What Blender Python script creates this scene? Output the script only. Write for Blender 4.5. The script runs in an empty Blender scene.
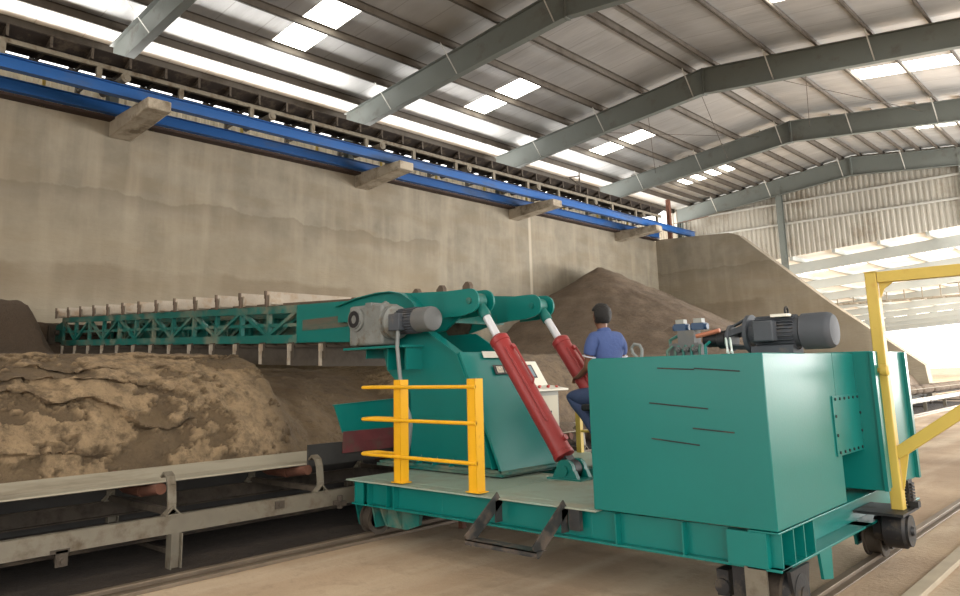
import bpy, bmesh, math, random
from mathutils import Vector, Matrix, noise
random.seed(7)
C = bpy.context.scene.collection
S = bpy.context.scene
PI = math.pi

# ------------------------------------------------------------------ camera, world, light, exposure
cam_d = bpy.data.cameras.new('camera')
cam = bpy.data.objects.new('camera', cam_d); C.objects.link(cam); S.camera = cam
F, PX, PY, YAW, PITCH, ROLL = 744.118, 473.844, 239.850, -0.750193534, 0.177506472, -0.023231911
fw = Vector((math.sin(YAW)*math.cos(PITCH), math.cos(YAW)*math.cos(PITCH), math.sin(PITCH)))
rt = Vector((math.cos(YAW), -math.sin(YAW), 0)); up = rt.cross(fw)
rt = math.cos(ROLL)*rt + math.sin(ROLL)*up; up = rt.cross(fw)
m3 = Matrix((rt, up, -fw)).transposed()
cam.matrix_world = Matrix.Translation((0, 0, 1.6)) @ m3.to_4x4()
cam_d.sensor_fit = 'HORIZONTAL'; cam_d.sensor_width = 36
cam_d.lens = 36*F/960
cam_d.shift_x = (480-PX)/960; cam_d.shift_y = (PY-298)/960
cam_d.clip_start = 0.05; cam_d.clip_end = 600

W = bpy.data.worlds.new('sky'); S.world = W; W.use_nodes = True
bg = W.node_tree.nodes['Background']
bg.inputs['Color'].default_value = (1.0, 0.98, 0.94, 1); bg.inputs['Strength'].default_value = 2.6
S.view_settings.view_transform = 'Standard'; S.view_settings.look = 'None'
S.view_settings.gamma = 1.0; S.view_settings.use_curve_mapping = False
S.view_settings.exposure = 0.12
SKYLIGHT = 9.0

def area(name, loc, target, sx, sy, power, col):
    l = bpy.data.lights.new(name, 'AREA'); l.shape = 'RECTANGLE'; l.size = sx; l.size_y = sy
    l.energy = power; l.color = col
    o = bpy.data.objects.new(name, l); C.objects.link(o); o.location = loc
    o.rotation_euler = (Vector(target)-Vector(loc)).to_track_quat('-Z', 'Y').to_euler()
    return o
# daylight through the open long side of the shed (behind and right of the camera)
area('daylight_open_side', (12, -4, 5.0), (-6, 9, 1.5), 18, 6, 900, (1.0, 0.97, 0.93))
# sunlit yard outside the wall, shining in through the gap under the left eave
area('daylight_left_eave', (-30, 12, 5.0), (-16, 12, 10.8), 70, 6, 22000, (1.0, 0.98, 0.95))
# open side farther along the hall, and of the next hall
area('daylight_far_side', (3, 35, 3.0), (-10, 34, 11.5), 20, 5, 5500, (1.0, 0.98, 0.95))
area('daylight_next_hall', (6, 76, 2.5), (-14, 76, 7.0), 60, 4, 34000, (1.0, 0.99, 0.97))

# ------------------------------------------------------------------ materials
def lin(c):
    r = []
    for v in c:
        v = v/255
        r.append(v/12.92 if v <= 0.04045 else ((v+0.055)/1.055)**2.4)
    return (r[0], r[1], r[2], 1)
MATS = {}
def mat(name, col, rough=0.6, metal=0.0, var=0.12, scale=2.0, bump=0.0, bscale=20.0, dirt=None, dirt_amt=0.0, dscale=1.5,
        stretch=(1, 1, 1), coat=0.0, spec=0.5):
    m = bpy.data.materials.new(name); m.use_nodes = True
    nt = m.node_tree; N = nt.nodes; L = nt.links
    b = N['Principled BSDF']
    b.inputs['Roughness'].default_value = rough; b.inputs['Metallic'].default_value = metal
    b.inputs['Specular IOR Level'].default_value = spec
    if coat: b.inputs['Coat Weight'].default_value = coat; b.inputs['Coat Roughness'].default_value = 0.15
    g = N.new('ShaderNodeNewGeometry')
    mp = N.new('ShaderNodeMapping'); mp.inputs['Scale'].default_value = stretch
    L.new(g.outputs['Position'], mp.inputs['Vector'])
    n = N.new('ShaderNodeTexNoise'); n.inputs['Scale'].default_value = scale; n.inputs['Detail'].default_value = 6
    L.new(mp.outputs['Vector'], n.inputs['Vector'])
    c = lin(col)
    r = N.new('ShaderNodeValToRGB')
    r.color_ramp.elements[0].position = 0.3; r.color_ramp.elements[1].position = 0.7
    r.color_ramp.elements[0].color = tuple(x*(1-var) for x in c[:3])+(1,)
    r.color_ramp.elements[1].color = tuple(min(1, x*(1+var)) for x in c[:3])+(1,)
    L.new(n.outputs['Fac'], r.inputs['Fac'])
    out = r.outputs['Color']
    if dirt:
        n2 = N.new('ShaderNodeTexNoise'); n2.inputs['Scale'].default_value = dscale; n2.inputs['Detail'].default_value = 8
        n2.inputs['Roughness'].default_value = 0.65
        L.new(mp.outputs['Vector'], n2.inputs['Vector'])
        r2 = N.new('ShaderNodeValToRGB')
        r2.color_ramp.elements[0].position = max(0, 0.62-dirt_amt*0.45); r2.color_ramp.elements[1].position = max(0.05, 0.80-dirt_amt*0.4)
        L.new(n2.outputs['Fac'], r2.inputs['Fac'])
        mx = N.new('ShaderNodeMixRGB'); mx.inputs['Color2'].default_value = lin(dirt)
        L.new(r2.outputs['Color'], mx.inputs['Fac']); L.new(out, mx.inputs['Color1'])
        out = mx.outputs['Color']
        rr = N.new('ShaderNodeMath'); rr.operation = 'MULTIPLY_ADD'; rr.inputs[1].default_value = 0.9-rough if rough < .9 else 0; rr.inputs[2].default_value = rough
        L.new(r2.outputs['Color'], rr.inputs[0]); L.new(rr.outputs[0], b.inputs['Roughness'])
    L.new(out, b.inputs['Base Color'])
    if bump:
        n3 = N.new('ShaderNodeTexNoise'); n3.inputs['Scale'].default_value = bscale; n3.inputs['Detail'].default_value = 8
        L.new(mp.outputs['Vector'], n3.inputs['Vector'])
        bp = N.new('ShaderNodeBump'); bp.inputs['Strength'].default_value = bump; bp.inputs['Distance'].default_value = 0.05
        L.new(n3.outputs['Fac'], bp.inputs['Height']); L.new(bp.outputs['Normal'], b.inputs['Normal'])
    MATS[name] = m
    return m
def emit(name, col, strength):
    m = bpy.data.materials.new(name); m.use_nodes = True
    b = m.node_tree.nodes['Principled BSDF']
    b.inputs['Base Color'].default_value = lin(col); b.inputs['Emission Color'].default_value = lin(col)
    b.inputs['Emission Strength'].default_value = strength
    MATS[name] = m
    return m
TEAL = mat('teal_paint', (0, 110, 103), 0.36, 0, 0.07, 1.2, 0.02, 60, coat=0.12)
TEAL2 = mat('teal_paint_dusty', (12, 98, 90), 0.45, 0, 0.12, 1.5, 0.03, 60, dirt=(120, 118, 98), dirt_amt=0.35, dscale=2.0)
DECK = mat('worn_deck_paint', (138, 156, 142), 0.5, 0, 0.08, 1.5, 0.05, 80, dirt=(150, 148, 130), dirt_amt=0.3, dscale=1.6)
YEL = mat('yellow_paint', (232, 172, 24), 0.4, 0, 0.06, 3, 0.02, 50, dirt=(190, 130, 40), dirt_amt=0.08, dscale=5)
YELP = mat('faded_yellow_paint', (200, 172, 78), 0.5, 0, 0.07, 4, 0.02, 50, dirt=(190, 150, 80), dirt_amt=0.1, dscale=6)
RED = mat('red_paint', (146, 46, 46), 0.38, 0, 0.08, 5, 0, 30, dirt=(120, 50, 45), dirt_amt=0.1, dscale=4)
CHROME = mat('chrome_rod', (214, 214, 218), 0.3, 0.25, 0.02, 4)
CAST = mat('grey_cast_iron', (120, 122, 118), 0.55, 0.1, 0.12, 6, 0.1, 40, dirt=(110, 98, 80), dirt_amt=0.25, dscale=8)
MOTOR = mat('dark_grey_motor_paint', (70, 74, 80), 0.65, 0.0, 0.1, 6, 0.05, 50, dirt=(112, 104, 94), dirt_amt=0.15, dscale=6)
MOTOR2 = mat('mid_grey_motor_paint', (96, 97, 96), 0.6, 0.0, 0.1, 6, 0.05, 50, dirt=(112, 104, 94), dirt_amt=0.2, dscale=6)
BLACK = mat('black_steel', (34, 34, 36), 0.5, 0.2, 0.2, 8, 0.05, 40, dirt=(95, 84, 70), dirt_amt=0.2, dscale=6)
STEP = mat('dark_step_steel', (58, 58, 58), 0.5, 0.3, 0.2, 8, 0.05, 40, dirt=(110, 96, 84), dirt_amt=0.3, dscale=6)
CONV = mat('dusty_channel_steel', (116, 109, 95), 0.55, 0.15, 0.14, 4, 0.05, 40, dirt=(88, 76, 60), dirt_amt=0.3, dscale=4)
CONVD = mat('dark_dusty_steel', (70, 61, 51), 0.7, 0.1, 0.2, 6, 0.05, 40, dirt=(50, 42, 34), dirt_amt=0.3, dscale=5)
BELT = mat('belt_rubber_dusty', (158, 150, 132), 0.75, 0, 0.12, 2, 0.05, 30, dirt=(110, 98, 80), dirt_amt=0.3, dscale=2, stretch=(1, .25, 1))
BELTD = mat('belt_rubber_dark', (42, 34, 28), 0.95, 0, 0.2, 3, 0.05, 30, dirt=(80, 70, 58), dirt_amt=0.3, dscale=3)
RUST = mat('rusty_steel', (104, 66, 50), 0.8, 0.1, 0.2, 6, 0.1, 30)
GAPSHADE = mat('dark_gap_shade', (58, 42, 36), 0.8, 0.1, 0.2, 3, 0.1, 30)
RUBRED = mat('dark_red_rubber', (96, 42, 44), 0.65, 0, 0.15, 4, 0.05, 30, dirt=(84, 66, 58), dirt_amt=0.3, dscale=5)
SKIRT = mat('dark_skirt_rubber', (44, 42, 40), 0.7, 0, 0.2, 5, 0.05, 30)
RAFTER = mat('grey_green_rafter_paint', (104, 110, 106), 0.55, 0, 0.05, 1.2, 0, 30, dirt=(96, 94, 88), dirt_amt=0.15, dscale=1.5)
PURL = mat('dusty_purlin_steel', (84, 78, 70), 0.65, 0.1, 0.08, 1.0, 0, 30, dirt=(70, 63, 55), dirt_amt=0.3, dscale=1.0)
STAY = mat('pale_galvanised_steel', (190, 190, 184), 0.5, 0.3, 0.05, 3)
BLUE = mat('blue_beam_paint', (24, 84, 150), 0.42, 0, 0.1, 0.8, 0.02, 30, dirt=(60, 76, 100), dirt_amt=0.25, dscale=1.2, stretch=(1, .3, 1))
CLAD = mat('cream_cladding', (222, 214, 196), 0.5, 0.0, 0.06, 1.0)
def translucent(m, amt):
    nt = m.node_tree; N = nt.nodes; L = nt.links; b = N['Principled BSDF']; o = N['Material Output']
    t = N.new('ShaderNodeBsdfTranslucent'); x = N.new('ShaderNodeMixShader'); x.inputs[0].default_value = amt
    L.new(b.inputs['Base Color'].links[0].from_socket, t.inputs['Color'])
    L.new(b.outputs[0], x.inputs[1]); L.new(t.outputs[0], x.inputs[2]); L.new(x.outputs[0], o.inputs['Surface'])
translucent(CLAD, .1)
GABLE = mat('galvanised_cladding', (176, 172, 162), 0.5, 0.35, 0.06, 0.8, 0, 20, dirt=(150, 142, 128), dirt_amt=0.3, dscale=.6)
CORBEL = mat('corbel_concrete', (168, 158, 141), 0.85, 0, 0.1, 2.5, 0.15, 15, dirt=(112, 100, 82), dirt_amt=0.35, dscale=2)
WHITE = mat('white_enamel', (226, 222, 208), 0.4, 0, 0.03, 4)
GREYBOX = mat('grey_enamel', (146, 146, 138), 0.45, 0, 0.05, 4)
CREAM = mat('cream_enamel', (186, 178, 156), 0.5, 0, 0.04, 4)
SCREEN = mat('screen_glass', (120, 140, 150), 0.15, 0, 0.05, 4)
REDP = mat('red_plastic', (200, 40, 30), 0.35)
PLATE = mat('label_plate', (200, 190, 170), 0.4, 0, 0.4, 40)
DARKP = mat('label_dark_print', (48, 40, 36), 0.5)
SKIN = mat('skin', (112, 74, 54), 0.5, 0, 0.06, 10)
HAIR = mat('black_hair', (22, 18, 16), 0.6, 0, 0.3, 60, 0.5, 120)
SHIRT = mat('blue_polo_cloth', (66, 84, 132), 0.85, 0, 0.08, 8, 0.15, 30)
JEANS = mat('blue_denim', (62, 76, 110), 0.85, 0, 0.12, 10, 0.1, 60)
STITCH = mat('pale_trim_cloth', (205, 205, 215), 0.8)
HOSE = mat('grey_cable_sheath', (120, 124, 122), 0.5, 0, 0.05, 5)
WHOSE = mat('pale_clear_hose', (190, 205, 200), 0.3)
BLUEV = mat('blue_valve_coil', (40, 66, 96), 0.4)
COPPER = mat('copper_orange_pipe', (190, 120, 92), 0.4, 0.3)
SCUFF = mat('scuffed_dirty_steel', (92, 84, 70), 0.6, 0, 0.3, 3, 0.05, 30, dirt=(40, 84, 74), dirt_amt=0.35, dscale=3, stretch=(.4, 1, 2))
KERB = mat('pale_edge_steel', (168, 154, 132), 0.7, 0, .1, 4)
RAIL = mat('rail_steel', (120, 106, 90), 0.5, 0.4, 0.15, 4, 0.05, 30)
FARROOF = mat('pale_roof_sheet', (222, 220, 214), 0.6, 0, 0.04, .5)
FARRAFT = mat('pale_grey_rafter', (150, 154, 150), 0.6, 0, 0.05, .5)
SKYF_M = emit('far_skylight_sheet', (255, 253, 246), 3.0)
SKY_M = emit('skylight_sheet', (255, 250, 236), SKYLIGHT)

# flights: metal plates coated with pale dust
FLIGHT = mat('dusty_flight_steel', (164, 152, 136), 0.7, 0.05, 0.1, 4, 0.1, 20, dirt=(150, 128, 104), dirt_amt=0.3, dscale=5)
FLIGHTD = mat('dark_flight_steel', (70, 60, 48), 0.75, 0.05, 0.2, 5, 0.1, 20, dirt=(60, 52, 42), dirt_amt=0.3, dscale=5)  # darker copy for the lower flights: their shade and dirt in the colour
CHAIN = mat('chain_link_steel', (96, 80, 66), 0.7, 0.2, 0.2, 8, 0.1, 20)

def node_mat(name):
    m = bpy.data.materials.new(name); m.use_nodes = True
    nt = m.node_tree; MATS[name] = m
    return m, nt, nt.nodes, nt.links, nt.nodes['Principled BSDF']
def M_(N, L, op, a, b=None, c=None):
    n = N.new('ShaderNodeMath'); n.operation = op
    for i, v in enumerate((a, b, c)):
        if v is None: continue
        if isinstance(v, (int, float)): n.inputs[i].default_value = v
        else: L.new(v, n.inputs[i])
    return n.outputs[0]
def noise_(N, L, vec, scale, detail=6, rough=0.55, dist=0.0):
    n = N.new('ShaderNodeTexNoise'); n.inputs['Scale'].default_value = scale; n.inputs['Detail'].default_value = detail
    n.inputs['Roughness'].default_value = rough; n.inputs['Distortion'].default_value = dist
    L.new(vec, n.inputs['Vector']); return n.outputs['Fac']
def map_(N, L, vec, s):
    n = N.new('ShaderNodeMapping'); n.inputs['Scale'].default_value = s; L.new(vec, n.inputs['Vector']); return n.outputs['Vector']
def mix_(N, L, f, a, b):
    n = N.new('ShaderNodeMixRGB')
    for i, v in (('Fac', f), ('Color1', a), ('Color2', b)):
        if isinstance(v, (int, float)): n.inputs[i].default_value = v
        elif isinstance(v, tuple): n.inputs[i].default_value = v
        else: L.new(v, n.inputs[i])
    return n.outputs['Color']
def ramp_(N, L, f, p0, p1):
    n = N.new('ShaderNodeMapRange'); n.inputs['From Min'].default_value = p0; n.inputs['From Max'].default_value = p1
    L.new(f, n.inputs['Value']); return n.outputs['Result']

# stained board-formed concrete; the stain has a ragged top edge and drips
def concrete(name, along, tide, tide_lo, seam):
    m, nt, N, L, b = node_mat(name)
    g = N.new('ShaderNodeNewGeometry'); P = g.outputs['Position']
    sp = N.new('ShaderNodeSeparateXYZ'); L.new(P, sp.inputs[0])
    A = sp.outputs[along]; Z = sp.outputs['Z']
    st = map_(N, L, P, (1, 1, 4.0)); dr = map_(N, L, P, (1.6, 1.6, 0.18))
    n1 = noise_(N, L, st, 0.35, 6); n2 = noise_(N, L, P, 1.1, 8, .6); n3 = noise_(N, L, dr, 0.9, 5)
    base = mix_(N, L, ramp_(N, L, n2, .3, .7), lin((122, 115, 101)), lin((146, 138, 122)))
    base = mix_(N, L, M_(N, L, 'MULTIPLY', ramp_(N, L, n1, .46, .64), .55), base, lin((126, 114, 94)))
    base = mix_(N, L, M_(N, L, 'MULTIPLY', ramp_(N, L, n3, .48, .75), .35), base, lin((188, 176, 154)))
    # tide line of dust
    wob = M_(N, L, 'MULTIPLY_ADD', noise_(N, L, map_(N, L, P, (1, 1, .1)), 0.45, 6, .6), 1.1, -0.55)
    zz = M_(N, L, 'ADD', Z, wob)
    d = M_(N, L, 'SUBTRACT', tide, zz)
    f = M_(N, L, 'MULTIPLY', ramp_(N, L, d, 0, .05), ramp_(N, L, d, .55, .03))
    lim = ramp_(N, L, A, seam-.05, seam) if along == 'X' else ramp_(N, L, A, 19.6, 19.4)
    base = mix_(N, L, M_(N, L, 'MULTIPLY', M_(N, L, 'MULTIPLY', f, lim), .42), base, lin((104, 92, 76)))
    under = M_(N, L, 'MULTIPLY', M_(N, L, 'MULTIPLY', ramp_(N, L, d, 0, 1.5), .30), lim)
    base = mix_(N, L, under, base, lin((150, 134, 108)))
    d2 = M_(N, L, 'SUBTRACT', tide_lo, M_(N, L, 'ADD', Z, M_(N, L, 'MULTIPLY', wob, .8)))
    base = mix_(N, L, M_(N, L, 'MULTIPLY', M_(N, L, 'MULTIPLY', ramp_(N, L, d2, 0, .12), M_(N, L, 'MULTIPLY', ramp_(N, L, d2, 1.1, .4), ramp_(N, L, noise_(N, L, map_(N, L, P, (.5, .5, .2)), .8, 3), .42, .56))), .5), base, lin((110, 94, 74)))
    # construction joint
    j = M_(N, L, 'ABSOLUTE', M_(N, L, 'SUBTRACT', A, 25.05 if along == 'Y' else -30))
    base = mix_(N, L, M_(N, L, 'MULTIPLY', ramp_(N, L, j, .12, .05), .7), base, lin((186, 176, 158)))
    L.new(base, b.inputs['Base Color']); b.inputs['Roughness'].default_value = .9
    bp = N.new('ShaderNodeBump'); bp.inputs['Strength'].default_value = .25; bp.inputs['Distance'].default_value = .1
    L.new(noise_(N, L, st, 3, 8, .6), bp.inputs['Height']); L.new(bp.outputs['Normal'], b.inputs['Normal'])
    return m
WALLM = concrete('stained_concrete', 'Y', 6.55, 4.6, 0)
ENDM = concrete('stained_concrete_end', 'X', 6.7, 4.95, -21)

def ground_mat():
    m, nt, N, L, b = node_mat('dusty_ground')
    g = N.new('ShaderNodeNewGeometry'); P = g.outputs['Position']
    n1 = noise_(N, L, P, 0.5, 8, .6); n2 = noise_(N, L, P, 4, 8, .65)
    n3 = noise_(N, L, map_(N, L, P, (2.2, .25, 1)), 1.0, 6)
    c = mix_(N, L, ramp_(N, L, n1, .35, .65), lin((148, 125, 101)), lin((190, 166, 138)))
    c = mix_(N, L, M_(N, L, 'MULTIPLY', ramp_(N, L, n3, .45, .7), .5), c, lin((204, 188, 164)))
    c = mix_(N, L, M_(N, L, 'MULTIPLY', ramp_(N, L, n2, .52, .7), .45), c, lin((128, 108, 88)))
    L.new(c, b.inputs['Base Color']); b.inputs['Roughness'].default_value = .95
    bp = N.new('ShaderNodeBump'); bp.inputs['Strength'].default_value = .35; bp.inputs['Distance'].default_value = .04
    L.new(M_(N, L, 'ADD', n2, noise_(N, L, P, 22, 6)), bp.inputs['Height']); L.new(bp.outputs['Normal'], b.inputs['Normal'])
    return m
GROUND = ground_mat()

def pile_mat(name, dark, light, crust, back_shade=False):
    m, nt, N, L, b = node_mat(name)
    g = N.new('ShaderNodeNewGeometry'); P = g.outputs['Position']
    n1 = noise_(N, L, P, 1.2, 8, .65); n2 = noise_(N, L, P, 9, 8, .7)
    at = N.new('ShaderNodeAttribute'); at.attribute_name = 'crust'
    c = mix_(N, L, ramp_(N, L, n1, .35, .65), lin(dark), lin(light))
    af = M_(N, L, 'MULTIPLY', at.outputs['Fac'], ramp_(N, L, noise_(N, L, P, 5.0, 10, .72), .38, .50))
    c = mix_(N, L, af, c, mix_(N, L, ramp_(N, L, n2, .35, .65), lin(crust), lin(tuple(v*.86 for v in crust))))
    c = mix_(N, L, M_(N, L, 'MULTIPLY', ramp_(N, L, n2, .5, .72), .5), c, lin(tuple(v*.72 for v in dark)))
    if back_shade:  # shade on the wall side of the heap, put into its colour
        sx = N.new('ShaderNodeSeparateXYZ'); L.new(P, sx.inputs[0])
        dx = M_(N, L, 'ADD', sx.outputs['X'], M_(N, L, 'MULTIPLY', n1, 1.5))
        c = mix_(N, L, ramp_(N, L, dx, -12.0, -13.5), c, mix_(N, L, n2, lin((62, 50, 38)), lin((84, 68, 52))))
    L.new(c, b.inputs['Base Color']); b.inputs['Roughness'].default_value = .95
    bp = N.new('ShaderNodeBump'); bp.inputs['Strength'].default_value = .9; bp.inputs['Distance'].default_value = .06
    L.new(M_(N, L, 'ADD', n2, M_(N, L, 'MULTIPLY', noise_(N, L, P, 30, 6), .5)), bp.inputs['Height']); L.new(bp.outputs['Normal'], b.inputs['Normal'])
    return m
PILE = pile_mat('caked_heap', (92, 76, 56), (116, 97, 72), (172, 146, 112), back_shade=True)
PILE2 = pile_mat('loose_heap', (92, 78, 64), (112, 96, 80), (150, 128, 100))

ORE = pile_mat('dark_ore_dust', (48, 39, 31), (62, 51, 41), (80, 68, 54))
def foil_mat():
    m, nt, N, L, b = node_mat('roof_foil')
    g = N.new('ShaderNodeNewGeometry'); P = g.outputs['Position']
    n1 = noise_(N, L, map_(N, L, P, (.35, 1.0, 1)), 1.0, 5, .5)
    c = mix_(N, L, ramp_(N, L, n1, .3, .7), lin((186, 186, 185)), lin((208, 208, 207)))
    sp = N.new('ShaderNodeSeparateXYZ'); L.new(P, sp.inputs[0])
    fr = M_(N, L, 'FRACT', M_(N, L, 'DIVIDE', M_(N, L, 'ADD', sp.outputs['Y'], 40.1), 1.22))
    seam = M_(N, L, 'LESS_THAN', M_(N, L, 'ABSOLUTE', M_(N, L, 'SUBTRACT', fr, .5)), .012)
    c = mix_(N, L, M_(N, L, 'MULTIPLY', seam, .35), c, lin((120, 114, 106)))
    L.new(c, b.inputs['Base Color']); b.inputs['Roughness'].default_value = .6; b.inputs['Metallic'].default_value = .9
    bp = N.new('ShaderNodeBump'); bp.inputs['Strength'].default_value = .35; bp.inputs['Distance'].default_value = .12
    L.new(noise_(N, L, map_(N, L, P, (.3, 1.6, 1)), 1.3, 4), bp.inputs['Height']); L.new(bp.outputs['Normal'], b.inputs['Normal'])
    return m
FOIL = foil_mat()

# ------------------------------------------------------------------ mesh helpers
class MB:
    def __init__(s): s.bm = bmesh.new()
    def box(s, x0, x1, y0, y1, z0, z1):
        vs = [s.bm.verts.new((x, y, z)) for z in (z0, z1) for y in (y0, y1) for x in (x0, x1)]
        for f in ((0, 2, 3, 1), (4, 5, 7, 6), (0, 1, 5, 4), (2, 6, 7, 3), (0, 4, 6, 2), (1, 3, 7, 5)):
            s.bm.faces.new([vs[i] for i in f])
        return s
    def bar(s, p, q, w, h, upv=(0, 0, 1)):       # rectangular bar from p to q: w sideways, h along upv
        p = Vector(p); q = Vector(q); d = (q-p).normalized(); u = Vector(upv)
        side = d.cross(u)
        if side.length < 1e-5: side = d.cross(Vector((1, 0, 0)))
        side.normalize(); u = side.cross(d).normalized()
        vs = [s.bm.verts.new(e+side*(a*w/2)+u*(c*h/2)) for e in (p, q) for c in (-1, 1) for a in (-1, 1)]
        for f in ((0, 1, 3, 2), (4, 6, 7, 5), (0, 4, 5, 1), (2, 3, 7, 6), (0, 2, 6, 4), (1, 5, 7, 3)):
            s.bm.faces.new([vs[i] for i in f])
        return s
    def prism(s, pts, axis, a0, a1):             # polygon extruded along an axis ('x': pts are (y,z), 'y': (x,z), 'z': (x,y))
        def P(p, a): return {'x': (a, p[0], p[1]), 'y': (p[0], a, p[1]), 'z': (p[0], p[1], a)}[axis]
        A = [s.bm.verts.new(P(p, a0)) for p in pts]; B = [s.bm.verts.new(P(p, a1)) for p in pts]
        n = len(pts)
        s.bm.faces.new(A); s.bm.faces.new(B[::-1])
        for i in range(n): s.bm.faces.new((A[i], B[i], B[(i+1) % n], A[(i+1) % n]))
        return s
    def tube(s, pts, r, seg=12, caps=True):
        pts = [Vector(p) for p in pts]; rs = r if isinstance(r, (list, tuple)) else [r]*len(pts)
        rings = []; ref = None
        for i, p in enumerate(pts):
            t = (pts[min(i+1, len(pts)-1)]-pts[max(i-1, 0)]).normalized()
            if ref is None:
                ref = t.orthogonal().normalized()
            else:
                ref = (ref-t*ref.dot(t)).normalized()
            b = t.cross(ref)
            rings.append([s.bm.verts.new(p+(ref*math.cos(a)+b*math.sin(a))*rs[i]) for a in [2*PI*k/seg for k in range(seg)]])
        for A, B in zip(rings, rings[1:]):
            for k in range(seg): s.bm.faces.new((A[k], A[(k+1) % seg], B[(k+1) % seg], B[k]))
        if caps:
            s.bm.faces.new(rings[0][::-1]); s.bm.faces.new(rings[-1])
        return s
    def lathe(s, o, d, prof, seg=24):            # prof: (t along d, radius)
        o = Vector(o); d = Vector(d).normalized(); a = d.orthogonal().normalized(); b = d.cross(a)
        rings = []
        for t, r in prof:
            rings.append([s.bm.verts.new(o+d*t+(a*math.cos(x)+b*math.sin(x))*max(r, 1e-4)) for x in [2*PI*k/seg for k in range(seg)]])
        for A, B in zip(rings, rings[1:]):
            for k in range(seg): s.bm.faces.new((A[k], A[(k+1) % seg], B[(k+1) % seg], B[k]))
        s.bm.faces.new(rings[0][::-1]); s.bm.faces.new(rings[-1])
        return s
    def ball(s, c, r, sx=1, sy=1, sz=1, seg=16):
        m = Matrix.Translation(c) @ Matrix.Diagonal((sx, sy, sz, 1))
        bmesh.ops.create_uvsphere(s.bm, u_segments=seg, v_segments=seg//2+2, radius=r, matrix=m); return s
    def ibeam(s, p, q, h, w, tf=0.012, tw=0.01, upv=(0, 0, 1)):
        p = Vector(p); q = Vector(q); u = Vector(upv)
        d = (q-p).normalized(); side = d.cross(u).normalized(); u = side.cross(d).normalized()
        s.bar(p+u*(h/2-tf/2), q+u*(h/2-tf/2), w, tf, u); s.bar(p-u*(h/2-tf/2), q-u*(h/2-tf/2), w, tf, u)
        s.bar(p, q, tw, h-2*tf, u)
        return s

WORLD = {}
def wpos(o):
    return WORLD.get(o.name, Vector((0, 0, 0))) if o else Vector((0, 0, 0))
def setp(o, label=None, cat=None, group=None, kind=None):
    if label: o['label'] = label
    if cat: o['category'] = cat
    if group: o['group'] = group
    if kind: o['kind'] = kind
    return o
def obj(name, mb, m, parent=None, label=None, cat=None, group=None, kind=None, bevel=0, origin=None, smooth=True, mod=None):
    bm = mb.bm
    bmesh.ops.recalc_face_normals(bm, faces=bm.faces)
    if origin is None:
        xs = [v.co for v in bm.verts]
        origin = Vector(((min(v.x for v in xs)+max(v.x for v in xs))/2, (min(v.y for v in xs)+max(v.y for v in xs))/2, min(v.z for v in xs)))
    origin = Vector(origin)
    for v in bm.verts: v.co -= origin
    me = bpy.data.meshes.new(name); bm.to_mesh(me); bm.free()
    ms = m if isinstance(m, (list, tuple)) else [m]
    for x in ms: me.materials.append(x)
    if smooth:
        for p in me.polygons: p.use_smooth = True
        me.set_sharp_from_angle(angle=math.radians(35))
    o = bpy.data.objects.new(name, me); C.objects.link(o)
    if parent: o.parent = parent
    o.location = origin-wpos(parent)
    WORLD[o.name] = origin
    if bevel:
        b = o.modifiers.new('edge', 'BEVEL'); b.width = bevel; b.segments = 2; b.limit_method = 'ANGLE'; b.angle_limit = math.radians(40)
    return setp(o, label, cat, group, kind)
def thing(name, loc, label, cat, group=None):
    o = bpy.data.objects.new(name, None); C.objects.link(o); o.location = loc; o.empty_display_size = .2
    WORLD[o.name] = Vector(loc)
    return setp(o, label, cat, group)
def dup(o, off, parent=None):
    c = o.copy(); C.objects.link(c)
    if parent: c.parent = parent
    c.location = o.location+Vector(off)
    WORLD[c.name] = WORLD[o.name]+Vector(off)
    return c
def dup_tree(o, off, label=None):
    r = dup(o, off)
    if label: r['label'] = label
    for ch in [c for c in S.objects if c.parent == o]:
        c = dup(ch, (0, 0, 0), r); WORLD[c.name] = WORLD[ch.name]+Vector(off)
        for g in [x for x in S.objects if x.parent == ch]:
            d = dup(g, (0, 0, 0), c); WORLD[d.name] = WORLD[g.name]+Vector(off)
    return r
ORD = ['first', 'second', 'third', 'fourth', 'fifth', 'sixth', 'seventh', 'eighth', 'ninth', 'tenth', 'eleventh', 'twelfth', 'thirteenth', 'fourteenth', 'fifteenth', 'sixteenth']

# ------------------------------------------------------------------ the shed
def sh(name, mb, m, **k): return obj(name, mb, m, kind='structure', **k)
g = MB(); g.box(-150, 150, -80, 260, -0.4, 0)
sh('floor', g, GROUND)
g = MB(); g.box(-21.0, -20.0, -22, 37, 0, 8.43)
sh('wall_left', g, WALLM)
g = MB(); g.prism([(-20, 0), (-20, 8.52), (-15.9, 8.33), (-15.4, 8.15), (-11.37, 4.40), (-7.87, 1.51), (-7.73, 0)], 'y', 36, 36.7)
sh('wall_back', g, ENDM)

RX, RZ, SL = -11.0, 12.3, 0.113
EL, ER = -21.7, -0.3
def rz(x): return RZ-SL*abs(x-RX)
# added unseen roof that keeps sky light off the near floor
g = MB(); g.prism([(-0.2, 11.0), (6.5, 10.3), (6.5, 10.34), (-0.2, 11.04)], 'y', -17, 26)
sh('shade_roof', g, FOIL, smooth=False)
bays = [7.6+8.2*k for k in range(-3, 5)]
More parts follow.
